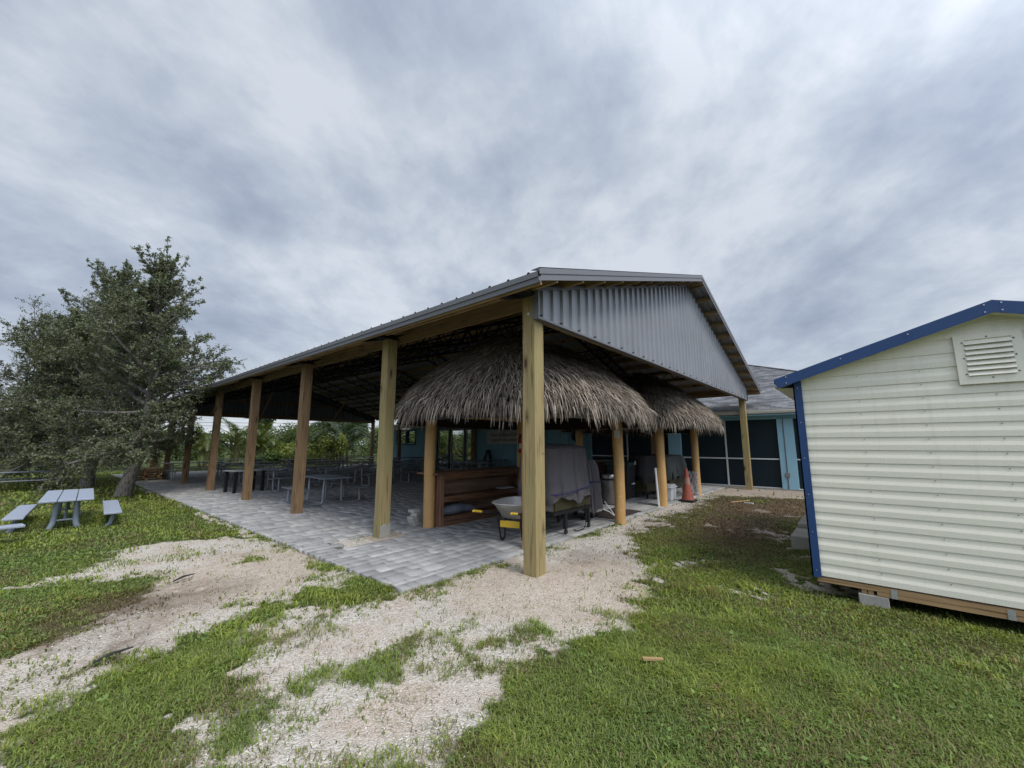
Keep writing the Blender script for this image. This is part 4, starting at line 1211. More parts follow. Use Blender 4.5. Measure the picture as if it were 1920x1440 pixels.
# dark wheeled bin
t = thing('wheeled_bin', 'dark wheeled trash bin with a pale handle under the second hut', 'trash bin', (7.05, 2.3, 0))
b = MB(); b.add([(-.24, -.26, 0.06), (.24, -.26, 0.06), (.24, .26, 0.06), (-.24, .26, 0.06), (-.29, -.32, .92), (.29, -.32, .92), (.29, .32, .92), (-.29, .32, .92)], [(0, 3, 2, 1), (4, 5, 6, 7), (0, 1, 5, 4), (1, 2, 6, 5), (2, 3, 7, 6), (3, 0, 4, 7)]); b.build('body', M['black_plastic'], t, bevel=0.02)
b = MB(); b.prism([(-.33, .922), (.33, .922), (.30, 1.0), (-.30, 1.03)], 'y', -.35, .35); b.build('lid', plain('dark_green_lid', (0.012, 0.035, 0.035), 0.5), t, bevel=0.01)
b = MB(); b.tube([(.1, -.36, .95), (.14, -.36, 1.05)], .012, 8); b.box(-.06, .1, -.345, -.315, .42, .45); b.build('handle', M['white_trim'], t)
for s in (-1, 1):
    b = MB(); b.tube([(s * .24, .28, .08), (s * .30, .28, .08)], .08, 16); b.build('wheel', M['rubber'], t, True)
# covered grills under hut 2
def cov_grill(x, y, w, d, h, mat, label, seed):
    t = thing('covered_grill', label, 'grill', (x, y, 0), 0, 'covered grills under the farther hut')
    b = draped('cover', [(0, 0, w * .55, d * .4, h), (0, 0, w * .62, d * .52, h - .03), (0, 0, w * .66, d * .58, h * .78), (0, 0, w * .70, d * .62, h * .55), (0.02, 0, w * .66, d * .6, h * .40)], 100, seed, 0.09, 4, 14, 0.10)
    b.build('cover', mat, t, True)
    b = MB(); b.box(-w * .5, w * .5, -d * .4, d * .4, h * .14, h * .42); b.build('cabinet', M['smoker'], t, bevel=.01)
    for sx in (-1, 1):
        for sy in (-1, 1):
            b = MB(); b.box(sx * w * .45 - .02, sx * w * .45 + .02, sy * d * .36 - .02, sy * d * .36 + .02, 0, h * .14); b.build('leg', M['black'], t)
    return t
cov_grill(7.95, 2.0, 0.9, 0.62, 1.22, M['cover_dark'], 'gas grill under a crumpled black cover behind the tan posts', 21)
cov_grill(9.15, 1.75, 1.3, 0.70, 1.18, M['cover_green'], 'gas grill under a faded grey green cover beside the orange cone', 22)
# white board leaning on the post
b = MB(); b.add([(6.29, 0.98, 0), (6.65, 0.98, 0), (6.65, 1.005, 0), (6.29, 1.005, 0), (6.29, 1.02, 0.93), (6.65, 1.02, 0.93), (6.65, 1.045, 0.93), (6.29, 1.045, 0.93)], [(0, 3, 2, 1), (4, 5, 6, 7), (0, 1, 5, 4), (1, 2, 6, 5), (2, 3, 7, 6), (3, 0, 4, 7)])
o = b.build('white_board', M['white_plastic']); tag(o, 'white board standing on edge against a tan post', 'board')
# white cooler box
t = thing('cooler_box', 'white plastic cooler box on the paving left of the cone', 'cooler', (7.75, 1.28, 0), R(6))
b = MB(); b.add([(-.24, -.16, 0), (.24, -.16, 0), (.24, .16, 0), (-.24, .16, 0), (-.28, -.19, .32), (.28, -.19, .32), (.28, .19, .32), (-.28, .19, .32)], [(0, 3, 2, 1), (4, 5, 6, 7), (0, 1, 5, 4), (1, 2, 6, 5), (2, 3, 7, 6), (3, 0, 4, 7)]); b.build('body', M['white_plastic'], t, bevel=0.02)
b = MB(); b.box(-.30, .30, -.21, .21, .322, .36); b.box(-.26, .26, -.17, .17, .36, .41); b.build('lid', M['white_plastic'], t, bevel=0.02)
# traffic cone
t = thing('traffic_cone', 'worn orange traffic cone with black base at the paving edge', 'traffic cone', (7.75, 0.74, 0))
b = MB(); b.lathe([(0.165, 0.045), (0.155, 0.07), (0.09, 0.44)], 28); b.lathe([(0.068, 0.62), (0.032, 0.86), (0.028, 0.875), (0.0, 0.875)], 28); b.build('body', M['cone'], t, True)
b = MB(); b.lathe([(0.0905, 0.44), (0.0685, 0.62)], 28); b.build('collar', plain('grimy_pale_collar', (0.27, 0.14, 0.11), 0.6, 0, 9, 0.4, .05), t, True)
b = MB(); b.box(-.2, .2, -.2, .2, 0.0, 0.045); b.build('base', M['black_plastic'], t, bevel=.015)
# roll of chain-link mesh
t = MB()
for kx in range(9):
    a0 = 2 * PI * kx / 9
    for sg_ in (-1, 1):
        t.tube([(9.02 + 0.15 * math.cos(a0 + sg_ * z * 3.0), 0.98 + 0.15 * math.sin(a0 + sg_ * z * 3.0), z) for z in np.linspace(0.0, 0.72, 14)], 0.008, 4)
o = t.build('mesh_roll', plain('galvanised_wire', (0.30, 0.30, 0.31), 0.4, 0.2)); tag(o, 'upright roll of wire mesh fencing beside the last tan post', 'mesh roll')
# black arched frame against the wall
t = MB()
for dy in (0.0, 0.16):
    t.tube([(12.45, 12.45 + dy, 0), (12.55, 12.62 + dy * .7, 0.8), (12.62, 12.82 + dy * .3, 1.18), (12.62, 13.0 - dy * .3, 1.18), (12.55, 13.12 - dy * .5, .8), (12.45, 13.3 - dy, 0)], 0.045, 8)
t.box(12.3, 12.7, 12.4, 13.3, 0.0, 0.08); t.bar((12.5, 12.6, .5), (12.5, 13.15, .3), .05, .05)
o = t.build('hose_stand', M['black_plastic'], None, True); tag(o, 'black arched frame standing against the teal wall below the banner', 'frame')
# wall clock/reel high behind first hut
t = MB(); t.tube([(12.86, 7.35, 1.9), (12.80, 7.35, 1.9)], 0.22, 24); o = t.build('hose_reel', M['black_plastic'], None, True); tag(o, 'round black reel mounted high on the teal wall', 'reel')

# ------------------------------------------------------------------ firewood pallet
fw = random.Random(9)
for i in range(5):
    b = MB(); a = fw.uniform(-.12, .12); L = fw.uniform(1.0, 1.3)
    z = 0.0 + i * 0.10
    for kq in range(6): b.box(-L / 2 + fw.uniform(-.05, .05), L / 2 + fw.uniform(-.05, .05), -0.5 + kq * 0.17, -0.5 + kq * 0.17 + 0.14, z + 0.068, z + 0.094)
    for yy in (-0.5, -.02, 0.43): b.box(-0.55, 0.55, yy, yy + 0.08, z + 0.0, z + 0.066) if False else b.box(-0.52, -0.45, -.5, .5, z, z + .066)
    b.box(-.03, .04, -.5, .5, z, z + .066); b.box(.45, .52, -.5, .5, z, z + .066)
    o = b.build('pallet', M['wood_x']); o.location = (-0.68 + fw.uniform(-.06, .06), 20.9 + fw.uniform(-.06, .06), 0.0); o.rotation_euler.z = a
    tag(o, ['lowest', 'second', 'middle', 'fourth', 'topmost'][i] + ' broken wooden pallet in the stack by the far post', 'pallet', 'broken pallets stacked by the far post')
for i in range(14):
    b = MB()
    x, y = -0.2 + fw.uniform(-.5, .4), 22.4 + fw.uniform(-.3, .3); a = fw.uniform(0, 6.28); LL_ = .35
    z0 = .06 + .085 * (i // 4)
    b.prism([(-.06, -.05), (.06, -.05), (.02, .06)], 'x', -LL_ / 2, LL_ / 2)
    o = b.build('firewood_log', M['wood_x']); o.location = (x, y, z0); o.rotation_euler = (fw.uniform(-.3, .3), fw.uniform(-.15, .15), a)
    tag(o, 'pale split log in the loose heap behind the pallet stack', 'firewood', 'split logs heaped behind the pallets')

# ------------------------------------------------------------------ shed
SX, SY1, SY0 = 1.45, -2.475, -5.37     # gable face on plane X = SX
SLEN = 4.6
SZ0, SZ1 = 0.20, 2.22
SC = (SY0 + SY1) / 2
SAP = 2.22 + (SY1 - SC) * 0.322
shed = thing('garden_shed', 'cream lap sided garden shed with blue trim raised on blocks', 'shed')
def shed_top(y): return SZ1 + (min(SY1 - y, y - SY0)) * 0.322 - 0.012
def siding_profile(z0, z1, course=0.1262):
    pts = []
    z = z0
    while z < z1 - 1e-4:
        for (dz, o_) in ((0.0, 0.002), (0.0015, 0.010), (0.052, 0.0112), (0.084, 0.0045), (course - 0.0004, 0.003)):
            if z + dz < z1: pts.append((z + dz, o_))
        z += course
    pts.append((z1, 0.001))
    return pts
# gable face, cut to the roof slope
pts = siding_profile(SZ0, SAP - 0.01)
b = MB(); vs = []; fs = []
for (z, o_) in pts:
    if z <= SZ1: ya, yb = SY1 - 0.0, SY0
    else:
        dd = (z - SZ1 + 0.012) / 0.322; ya, yb = SY1 - dd, SY0 + dd
    vs.append((SX - o_, ya, z)); vs.append((SX - o_, yb, z))
for i in range(len(pts) - 1): fs.append((2 * i, 2 * i + 1, 2 * i + 3, 2 * i + 2))
b.add(vs, fs)
# far side wall and the rear
pts2 = siding_profile(SZ0, SZ1)
for (yy, sg_) in ((SY1, 1), (SY0, -1)):
    vs = []; fs = []
    for (z, o_) in pts2:
        vs.append((SX, yy + sg_ * o_, z)); vs.append((SX + SLEN, yy + sg_ * o_, z))
    for i in range(len(pts2) - 1): fs.append((2 * i, 2 * i + 1, 2 * i + 3, 2 * i + 2))
    b.add(vs, fs)
b.add([(SX + SLEN, SY0, SZ0), (SX + SLEN, SY1, SZ0), (SX + SLEN, SY1, SZ1), (SX + SLEN, SC, SAP), (SX + SLEN, SY0, SZ1)], [(0, 1, 2, 3, 4)])
b.add([(SX + .01, SY0, SZ0 - .01), (SX + SLEN, SY0, SZ0 - .01), (SX + SLEN, SY1, SZ0 - .01), (SX + .01, SY1, SZ0 - .01)], [(0, 1, 2, 3)])
siding_o = b.build('siding', M['siding'], shed, fix=False)
# course screws
b = MB(); z = SZ0 + 0.1262
row = 0
while z < 2.3:
    for y in (-2.98, -3.43, -3.88, -4.33, -4.78):
        if y > SY0 + .1: b.box(SX - 0.012, SX - 0.002, y - .0028, y + .0028, z - 0.020, z - 0.0145)
    z += 0.1262
attach(siding_o, b, M['dark_screw'])
# corner trims
for (y0, y1) in ((SY1 - 0.045, SY1 + 0.032), (SY0 - 0.032, SY0 + 0.045)):
    b = MB(); b.box(SX - 0.030, SX - 0.018, y0, y1, SZ0 - 0.012, SZ1 + 0.005)
    yb = y1 if y1 > SC else y0
    b.box(SX - 0.030, SX + 0.06, min(yb, yb - .012 * (1 if yb > SC else -1)), max(yb, yb - .012 * (1 if yb > SC else -1)), SZ0 - 0.010, SZ1 + 0.004)
    b.build('corner_trim', M['shed_blue'], shed)
b = MB()
for z in np.linspace(SZ0 + 0.05, SZ1 - 0.1, 6): b.box(SX - 0.036, SX - 0.029, SY1 - 0.012, SY1 - 0.004, z, z + .008)
b.build('trim_screw', M['screw'], shed)
# roof
OV = 0.19; XO = 0.12
b = MB()
for s in (-1, 1):
    ye = (SY1 + OV) if s > 0 else (SY0 - OV)
    ze = SZ1 - OV * 0.322
    b.add([(SX - XO, SC, SAP + .02), (SX + SLEN + XO, SC, SAP + .02), (SX + SLEN + XO, ye, ze + .02), (SX - XO, ye, ze + .02),
           (SX - XO, SC, SAP + .06), (SX + SLEN + XO, SC, SAP + .06), (SX + SLEN + XO, ye, ze + .06), (SX - XO, ye, ze + .06)],
          [(0, 1, 2, 3), (7, 6, 5, 4), (0, 4, 5, 1), (1, 5, 6, 2), (2, 6, 7, 3), (3, 7, 4, 0)])
b.build('roof', M['shed_blue'], shed)
for s in (-1, 1):
    b = MB(); ye = (SY1 + OV) if s > 0 else (SY0 - OV); ze = SZ1 - OV * 0.322
    x0, x1 = SX - XO - 0.014, SX - XO - 0.002
    b.add([(x0, SC, SAP + .065), (x0, ye, ze + .065), (x0, ye - s * .03, ze - .035), (x0, SC, SAP - .045), (x1, SC, SAP + .065), (x1, ye, ze + .065), (x1, ye - s * .03, ze - .035), (x1, SC, SAP - .045)],
          [(0, 1, 2, 3), (7, 6, 5, 4), (0, 4, 5, 1), (1, 5, 6, 2), (2, 6, 7, 3), (3, 7, 4, 0)])
    fa = b.build('roof_fascia', M['shed_blue'], shed)
    b = MB()
    for f_ in (0.03, 0.33, 0.64, 0.93):
        y = SC + (ye - SC) * f_; z = SAP + (ze - SAP) * f_
        for dz in ((0.03,) if 0.1 < f_ < 0.9 else (0.045, -0.02)):
            b.box(x0 - .005, x0, y - .005, y + .005, z + dz - .005, z + dz + .005)
    b.build('fascia_screw', M['screw'], fa)
# cream soffit strip beneath the fascia
b = MB()
for s in (-1, 1):
    ye = (SY1 + OV) if s > 0 else (SY0 - OV); ze = SZ1 - OV * 0.322
    b.add([(SX - XO, SC, SAP - .03), (SX - XO, ye, ze - .02), (SX - .002, ye, ze - .03), (SX - .002, SC, SAP - .045)], [(0, 1, 2, 3)])
    b.add([(SX - .02, ye, ze - .022), (SX + SLEN, ye, ze - .022), (SX + SLEN, ye - s * OV, ze - .03), (SX - .02, ye - s * OV, ze - .03)], [(0, 1, 2, 3)])
b.build('soffit', M['siding'], shed)
# louvre vent
vt = MB()
vy0, vy1, vz0, vz1 = -4.01, -3.735, 2.115, 2.44
vt.box(SX - 0.034, SX - 0.017, vy1, vy1 + 0.062, vz0 - .07, vz1 + .05); vt.box(SX - 0.034, SX - 0.017, vy0 - 0.062, vy0, vz0 - .07, vz1 + .05)
vt.box(SX - 0.0338, SX - 0.017, vy0, vy1, vz1, vz1 + 0.05); vt.box(SX - 0.0338, SX - 0.017, vy0, vy1, vz0 - 0.07, vz0)
v_ = vt.build('vent', M['siding'], shed)
q = MB()
for i in range(7):
    z = vz0 + i * (vz1 - vz0) / 7
    q.add([(SX - 0.046, vy0, z + .004), (SX - 0.046, vy1, z + .004), (SX - 0.021, vy1, z + .049), (SX - 0.021, vy0, z + .049), (SX - 0.044, vy0, z + .001), (SX - 0.044, vy1, z + .001), (SX - 0.0195, vy1, z + .046), (SX - .0195, vy0, z + .046)], [(0, 1, 2, 3), (7, 6, 5, 4), (0, 4, 5, 1), (2, 6, 7, 3)])
q.build('louvre', M['siding'], v_)
q = MB(); q.box(SX - 0.019, SX - 0.0175, vy0, vy1, vz0, vz1); q.build('vent_opening', M['black_plastic'], v_)
q = MB()
for (y, z) in ((vy0 - .012, vz0 + .02), (vy0 - .012, vz1 - .02), (vy1 + .012, vz0 + .02), (vy1 + .012, vz1 - .02), ((vy0 + vy1) / 2, vz0 - .02), ((vy0 + vy1) / 2, vz1 + .015), (vy0 - .012, (vz0 + vz1) / 2), (vy1 + .012, (vz0 + vz1) / 2)): q.box(SX - .038, SX - .0335, y - .005, y + .005, z - .005, z + .005)
q.build('vent_screw', M['dark_screw'], v_)
# skids, joist ends, metal straps
b = MB(); b.box(SX - 0.006, SX + 0.035, SY0 + .01, SY1 - .005, SZ0 - 0.058, SZ0 - 0.012); b.box(SX - 0.004, SX + 0.034, SY0 + .01, -2.93, SZ0 - 0.10, SZ0 - 0.060); b.build('rim_joist', M['skid'], shed)
b = MB()
for y in (-2.86, -4.9):
    b.box(SX + 0.002, SX + SLEN, y - .045, y - .005, SZ0 - 0.10, SZ0 - .060); b.box(SX + 0.002, SX + SLEN, y + .002, y + .042, SZ0 - 0.10, SZ0 - .060)
b.build('skid', M['skid'], shed)
for y in (-3.05, -3.75, -4.55):
    b = MB(); b.box(SX - 0.009, SX - 0.0065, y - .022, y + .022, SZ0 - 0.099, SZ0 - 0.02); b.build('strap', M['screw'], shed)
for i, (x, y) in enumerate(((SX - .005, -2.90),)):
    b = MB(); b.box(x, x + 0.38, y - 0.11, y + 0.11, -0.10, SZ0 - 0.102)
    o = b.build('concrete_block', M['concrete'], bevel=0.008)
    tag(o, 'grey concrete block under the near blue cornered end of the shed', 'concrete block')
# concrete step at the shed side
t = thing('concrete_step', 'two tier concrete step behind the blue corner of the shed', 'step', (3.5, -2.24, 0))
b = MB(); b.box(0, 1.9, -0.21, 0.21, -0.06, 0.19); b.build('lower_tier', M['concrete'], t, bevel=0.012)
b = MB(); b.box(0.75, 1.9, -0.21, 0.19, 0.192, 0.26); b.build('upper_tier', M['concrete'], t, bevel=0.012)

# ------------------------------------------------------------------ trees
def tree(name, label, base, lean, H, spread, seed, group, leaf_n=31, asym=(0, 0), dens=1.0):
    rnd = random.Random(seed)
    t = thing(name, label, 'tree', base, 0, group)
    tb = MB(); br = MB()
    # trunk
    top = Vector((lean[0], lean[1], H * 0.215))
    tr = 0.155
    pts = [Vector((0, 0, -0.1)), Vector((lean[0] * .25, lean[1] * .25, H * .06)), Vector((lean[0] * .6, lean[1] * .6, H * .14)), top]
    tb.tube(pts, [tr * 1.5, tr * 1.12, tr, tr * .95], 14)
    LV = []; LF = []; LC = []
    def leaf(p, d):
        s = rnd.uniform(0.022, 0.048)
        n = Vector((rnd.gauss(0, 1), rnd.gauss(0, 1), rnd.gauss(0.5, 1))).normalized()
        u = n.cross(Vector((rnd.gauss(0, 1), rnd.gauss(0, 1), rnd.gauss(0, 1)))).normalized()
        w = n.cross(u) * 0.5
        k0 = len(LV)
        LV.extend([p - u * s, p + w * s, p + u * s, p - w * s]); LF.append((k0, k0 + 1, k0 + 2, k0 + 3))
        g = rnd.random()
        c = (0.085 + .07 * g, 0.10 + .078 * g, 0.062 + .035 * g)
        if rnd.random() < 0.10: c = (0.14, 0.16, 0.05)
        LC.append(c)
    def twig(p, d, L, lv):
        n = 4; pp = [p.copy()]; q = p.copy(); dd = d.copy()
        for i in range(n):
            dd = (dd + Vector((rnd.gauss(0, .14), rnd.gauss(0, .14), rnd.gauss(0.03, .10)))).normalized()
            q = q + dd * (L / n); pp.append(q.copy())
        r0 = {1: 0.055, 2: 0.022, 3: 0.009}[lv] * (0.7 + 0.3 * L)
        br.tube(pp, [r0, r0 * .8, r0 * .6, r0 * .42, r0 * .2], 6 if lv == 1 else 3, False)
        if lv < 3:
            m = int((7 if lv == 1 else 6) * (0.6 + 0.5 * L) * dens) + 2
            for j in range(m):
                f = rnd.uniform(0.18 if lv == 1 else 0.1, 1.0)
                seg = min(n - 1, int(f * n)); fr = f * n - seg
                sp = pp[seg].lerp(pp[seg + 1], fr)
                ax = (pp[seg + 1] - pp[seg]).normalized()
                side = ax.cross(Vector((rnd.gauss(0, 1), rnd.gauss(0, 1), rnd.gauss(0, 1)))).normalized()
                nd = (ax * rnd.uniform(0.45, 0.9) + side * 0.8 + Vector((0, 0, 0.10))).normalized()
                twig(sp, nd, L * rnd.uniform(0.32, 0.55) * (1.1 - 0.4 * f), lv + 1)
        if lv >= 2:
            cnt = int(leaf_n * (1.0 if lv == 3 else 0.8) * (0.35 + L))
            for j in range(cnt):
                f = rnd.uniform(0.05, 1.0); seg = min(n - 1, int(f * n)); fr = f * n - seg
                sp = pp[seg].lerp(pp[seg + 1], fr)
                leaf(sp + Vector((rnd.gauss(0, .035), rnd.gauss(0, .035), rnd.gauss(0, .035))), None)
    # leader and limbs
    lead = [top]; q = top.copy()
    for i in range(6):
        q = q + Vector((rnd.gauss(0, .08), rnd.gauss(0, .08), (H - top.z) / 6)); lead.append(q.copy())
    br.tube(lead, [tr * .8, tr * .62, tr * .5, tr * .36, tr * .22, tr * .12, .01], 8, False)
    nl = int(46 * dens)
    for i in range(nl):
        f = (i + 0.5) / nl
        f = f ** 1.3
        ff = f * 6; sg_ = min(5, int(ff)); sp = lead[sg_].lerp(lead[sg_ + 1], ff - sg_)
        a = i * 2.399 + rnd.uniform(-.4, .4)
        el = rnd.uniform(-0.15, 0.5) + 0.62 * f + (0.25 if f > .2 else (.12 if math.cos(a) > 0.3 else -.42))
        L = spread * min(1.0, (1.03 - f) * 1.45 + .05) * rnd.uniform(0.6, 1.12)
        d = Vector((math.cos(a) + asym[0], math.sin(a) + asym[1], 0)).normalized()
        d = (d * math.cos(el) + Vector((0, 0, math.sin(el)))).normalized()
        twig(sp, d, max(0.5, L), 1)
    # long thin shoots that stand out of the crown
    for i in range(64):
        a = rnd.uniform(0, 6.28); f = rnd.uniform(0.25, 1.0)
        ff = f * 5.99; sg_ = int(ff); sp = lead[sg_].lerp(lead[sg_ + 1], ff - sg_)
        el = rnd.uniform(0.35, 1.1) if f > .5 else rnd.uniform(0.1, .7)
        d = Vector((math.cos(a) * math.cos(el), math.sin(a) * math.cos(el), math.sin(el)))
        LL = spread * min(1.0, (1.03 - f) * 1.45 + .05) * rnd.uniform(0.75, 1.0)
        st = sp + d * LL * 0.85
        n = 5; pp = [st.copy()]; q = st.copy(); dd = (d + Vector((0, 0, .35))).normalized(); SL_ = rnd.uniform(.5, 1.15)
        for j in range(n):
            dd = (dd + Vector((rnd.gauss(0, .1), rnd.gauss(0, .1), rnd.gauss(0.04, .08)))).normalized(); q = q + dd * (SL_ / n); pp.append(q.copy())
        br.tube([sp.lerp(st, .5), st] + pp[1:], [.02, .014, .011, .009, .007, .005, .003], 4, False)
        for j in range(n):
            for kk in range(3):
                sd_ = dd.cross(Vector((rnd.gauss(0, 1), rnd.gauss(0, 1), rnd.gauss(0, 1)))).normalized()
                e_ = pp[j].lerp(pp[j + 1], rnd.random()); e2 = e_ + (dd * .5 + sd_ * .8).normalized() * rnd.uniform(.10, .30) * (1.2 - j / n)
                br.tube([e_, e2], [.005, .002], 3, False)
                for q_ in range(13): leaf(e_.lerp(e2, rnd.random()) + Vector((rnd.gauss(0, .025), rnd.gauss(0, .025), rnd.gauss(0, .025))), None)
    for i in range(5):
        twig(lead[-1 - (i % 2)], Vector((rnd.gauss(0, .25), rnd.gauss(0, .25), 1)).normalized(), 0.5, 2)
    tb.build('trunk', M['bark'], t, True)
    br.build('branches', M['bark'], t, True, fix=False)
    np_mesh('crown', np.array([tuple(v) for v in LV]), np.array(LF), M['leaf'], np.array(LC), t)
    return t
OG = 'oak trees on the lawn'
tree('oak_tree', 'nearest leaning oak tree whose crown overlaps the pavilion roof', (-2.05, 13.9, -0.02), (0.34, -0.1), 7.05, 2.1, 41, OG)
tree('oak_tree', 'middle oak tree with a forked trunk behind the play table', (-2.55, 18.4, -0.03), (0.2, 0.1), 7.9, 2.7, 42, OG, asym=(-.35, 0))
tree('oak_tree', 'farthest left oak tree with its bare lower trunk beside the lawn picnic table', (-3.1, 21.2, -0.03), (-0.1, 0.2), 5.9, 3.4, 43, OG, asym=(-.45, 0))

# ------------------------------------------------------------------ background plants
def frond_geo(rnd, L, arch, nleaf, col, width=0.32, droop=1.0):
    V = []; Fq = []; C = []
    pts = []
    for i in range(nleaf + 1):
        t_ = i / nleaf
        x = L * (math.sin(arch * t_) / max(arch, .01)); z = L * ((1 - math.cos(arch * t_)) / max(arch, .01)) * -1
        pts.append(np.array((x, 0, z)))
    for i in range(1, nleaf + 1):
        p = pts[i]; d = pts[i] - pts[i - 1]; d /= np.linalg.norm(d) + 1e-9
        t_ = i / nleaf
        ll = width * math.sin(PI * min(1, 0.12 + t_ * 0.86)) ** 0.7 * rnd.uniform(.8, 1.1)
        for s in (-1, 1):
            dirn = d * 0.6 + np.array((0, s * 0.75, 0.12)); dirn /= np.linalg.norm(dirn)
            w = d * (0.028 + 0.02 * L / 2)
            tip = p + dirn * ll + np.array((0, 0, -0.12 * ll * droop * 2))
            n = len(V); V += [p - w, p + w, tip + w * .1, tip - w * .1]; Fq.append((n, n + 1, n + 2, n + 3))
            g = rnd.uniform(.7, 1.25); C.append(tuple(c * g for c in col))
        n = len(V); q = pts[i - 1]; w = np.array((0, 0.012, 0))
        V += [q - w, q + w, p + w, p - w]; Fq.append((n, n + 1, n + 2, n + 3)); C.append((0.16, 0.15, 0.05))
    return np.array(V), np.array(Fq), C
def palm_clump(label, loc, H, nf, seed, group, name='palm_clump', spread=0.55, L=1.6, col=(0.12, 0.155, 0.04)):
    rnd = random.Random(seed)
    t = thing(name, label, 'palm', loc, 0, group)
    VV = []; FF = []; CC = []; off = 0
    st = MB()
    for i in range(nf):
        base_a = rnd.uniform(0, 6.28); br_ = rnd.uniform(0, spread)
        bz = H * rnd.uniform(0.25, 0.72)
        bx, by = br_ * math.cos(base_a), br_ * math.sin(base_a)
        if i % 4 == 0: st.tube([(bx * .6, by * .6, -.05), (bx, by, bz)], [.045, .03], 6)
        a = base_a + rnd.gauss(0, .6); up = rnd.uniform(0.5, 1.35)
        LL = L * rnd.uniform(.8, 1.2) * (H / 3.0)
        V, Fq, C = frond_geo(rnd, LL, rnd.uniform(1.1, 1.9), 15, col, 0.34 * H / 3)
        cu, su = math.cos(up), math.sin(up)
        X = V[:, 0] * cu - V[:, 2] * su; Z = V[:, 0] * su + V[:, 2] * cu
        V2 = np.stack([X * math.cos(a) - V[:, 1] * math.sin(a) + bx, X * math.sin(a) + V[:, 1] * math.cos(a) + by, Z + bz], 1)
        V2[:, 2] = np.maximum(V2[:, 2], 0.02)
        VV.append(V2); FF.append(Fq + off); CC += C; off += len(V2)
    st.build('stem', plain('palm_stem_%d' % seed, (0.13, 0.13, 0.055), 0.7), t, True)
    np_mesh('fronds', np.concatenate(VV), np.concatenate(FF), M['frond'], np.array(CC), t)
    return t
def leaf_blob(blobs, n, size, cols, seed, zmin=0.0):
    r = np.random.default_rng(seed)
    w = np.array([b[3] * b[4] * b[5] for b in blobs]) ** 0.7; w /= w.sum()
    ch = r.choice(len(blobs), n, p=w)
    B = np.array(blobs)[ch]
    d = r.normal(size=(n, 3)); d /= np.linalg.norm(d, axis=1)[:, None]
    rad = 0.55 + 0.45 * r.random(n) ** 0.5
    rad *= 1 + 0.22 * np.sin(d[:, 0] * 7 + ch) * np.sin(d[:, 2] * 6 + ch * 2) + 0.1 * r.normal(size=n)
    P = B[:, :3] + d * rad[:, None] * B[:, 3:6]
    P[:, 2] = np.maximum(P[:, 2], zmin + 0.03 * r.random(n))
    nrm = d * 0.6 + r.normal(size=(n, 3)) * 0.6; nrm /= np.linalg.norm(nrm, axis=1)[:, None]
    u = np.cross(nrm, r.normal(size=(n, 3))); u /= np.linalg.norm(u, axis=1)[:, None]
    v = np.cross(nrm, u) * 0.55
    s = (size * (0.6 + 0.8 * r.random(n)))[:, None]
    V = np.stack([P - u * s, P + v * s, P + u * s, P - v * s], 1).reshape(-1, 3)
    Fq = np.arange(4 * n).reshape(n, 4)
    ca, cb = np.array(cols[0]), np.array(cols[1])
    g = np.clip(0.5 * r.random(n) + 0.5 * ((d[:, 2] + 1) / 2) * r.random(n) + 0.15 * r.normal(size=n), 0, 1)[:, None]
    return V, Fq, ca * (1 - g) + cb * g
def shrub(name, label, cat, loc, blobs, n, size, cols, seed, group=None, trunk=None):
    t = thing(name, label, cat, loc, 0, group)
    V, Fq, C = leaf_blob(blobs, n, size, cols, seed)
    np_mesh('crown' if trunk else 'foliage', V, Fq, M['bush'], C, t)
    b = MB()
    if trunk:
        b.tube([(0, 0, -.1), (0.05, 0, trunk[0] * .5), (0, 0.05, trunk[0])], [trunk[1] * 1.2, trunk[1], trunk[1] * .7], 8)
        for bl in blobs[:5]: b.tube([(0, 0, trunk[0] * .7), (bl[0] * .8, bl[1] * .8, bl[2])], [trunk[1] * .55, .03], 5)
        b.build('trunk', M['bark'], t, True)
    else:
        rr = random.Random(seed)
        for i in range(5): b.tube([(rr.uniform(-.1, .1), rr.uniform(-.1, .1), -.05), (rr.uniform(-.5, .5), rr.uniform(-.3, .3), blobs[0][2])], [.03, .012], 5)
        b.build('stem', M['bark'], t, True)
    return t
GRN = ((0.045, 0.075, 0.02), (0.14, 0.19, 0.05))
LIM = ((0.09, 0.12, 0.025), (0.30, 0.34, 0.07))
YEL = ((0.05, 0.065, 0.018), (0.34, 0.31, 0.06))
DRK = ((0.014, 0.026, 0.012), (0.045, 0.07, 0.025))
# areca palms behind the far gable, left part
PG = 'areca palms beyond the pavilion'
p0 = palm_clump('bushy areca palm seen between the fifth and sixth posts', (1.2, 31.0, -.03), 3.1, 46, 61, PG)
for i, (x, y, s, lab) in enumerate([(3.4, 30.0, 1.0, 'bushy areca palm seen between the fourth and fifth posts'), (5.3, 30.5, 1.05, 'bushy areca palm seen just left of the fourth post'), (7.0, 31.2, .92, 'bushy areca palm behind the white topped far tables'),
                                    (-0.9, 32.5, 1.0, 'bushy areca palm between the pallet stack and the farthest post'), (-3.4, 33.5, .9, 'bushy areca palm seen between the trunks of the oaks')]):
    o = copy_tree(p0); o.location = (x, y, -.03); o.rotation_euler.z = i * 1.3; o.scale = (s, s, s * (1 + .06 * (i % 3))); o['label'] = lab
p1 = palm_clump('dark drooping palm left of the far right post', (12.3, 29.2, -.03), 4.0, 40, 66, 'dark palms by the house end', L=1.9, col=(0.028, 0.05, 0.02), spread=.8)
o = copy_tree(p1); o.location = (14.0, 31.5, -.03); o.rotation_euler.z = 2; o['label'] = 'dark drooping palm right of the far right post, beyond the house wall'
o = copy_tree(p1); o.location = (16.2, 37.0, -.03); o.rotation_euler.z = 4; o.scale = (1.2, 1.2, 1.25); o['label'] = 'tall dark palm behind the teal house corner'
rr = random.Random(77)
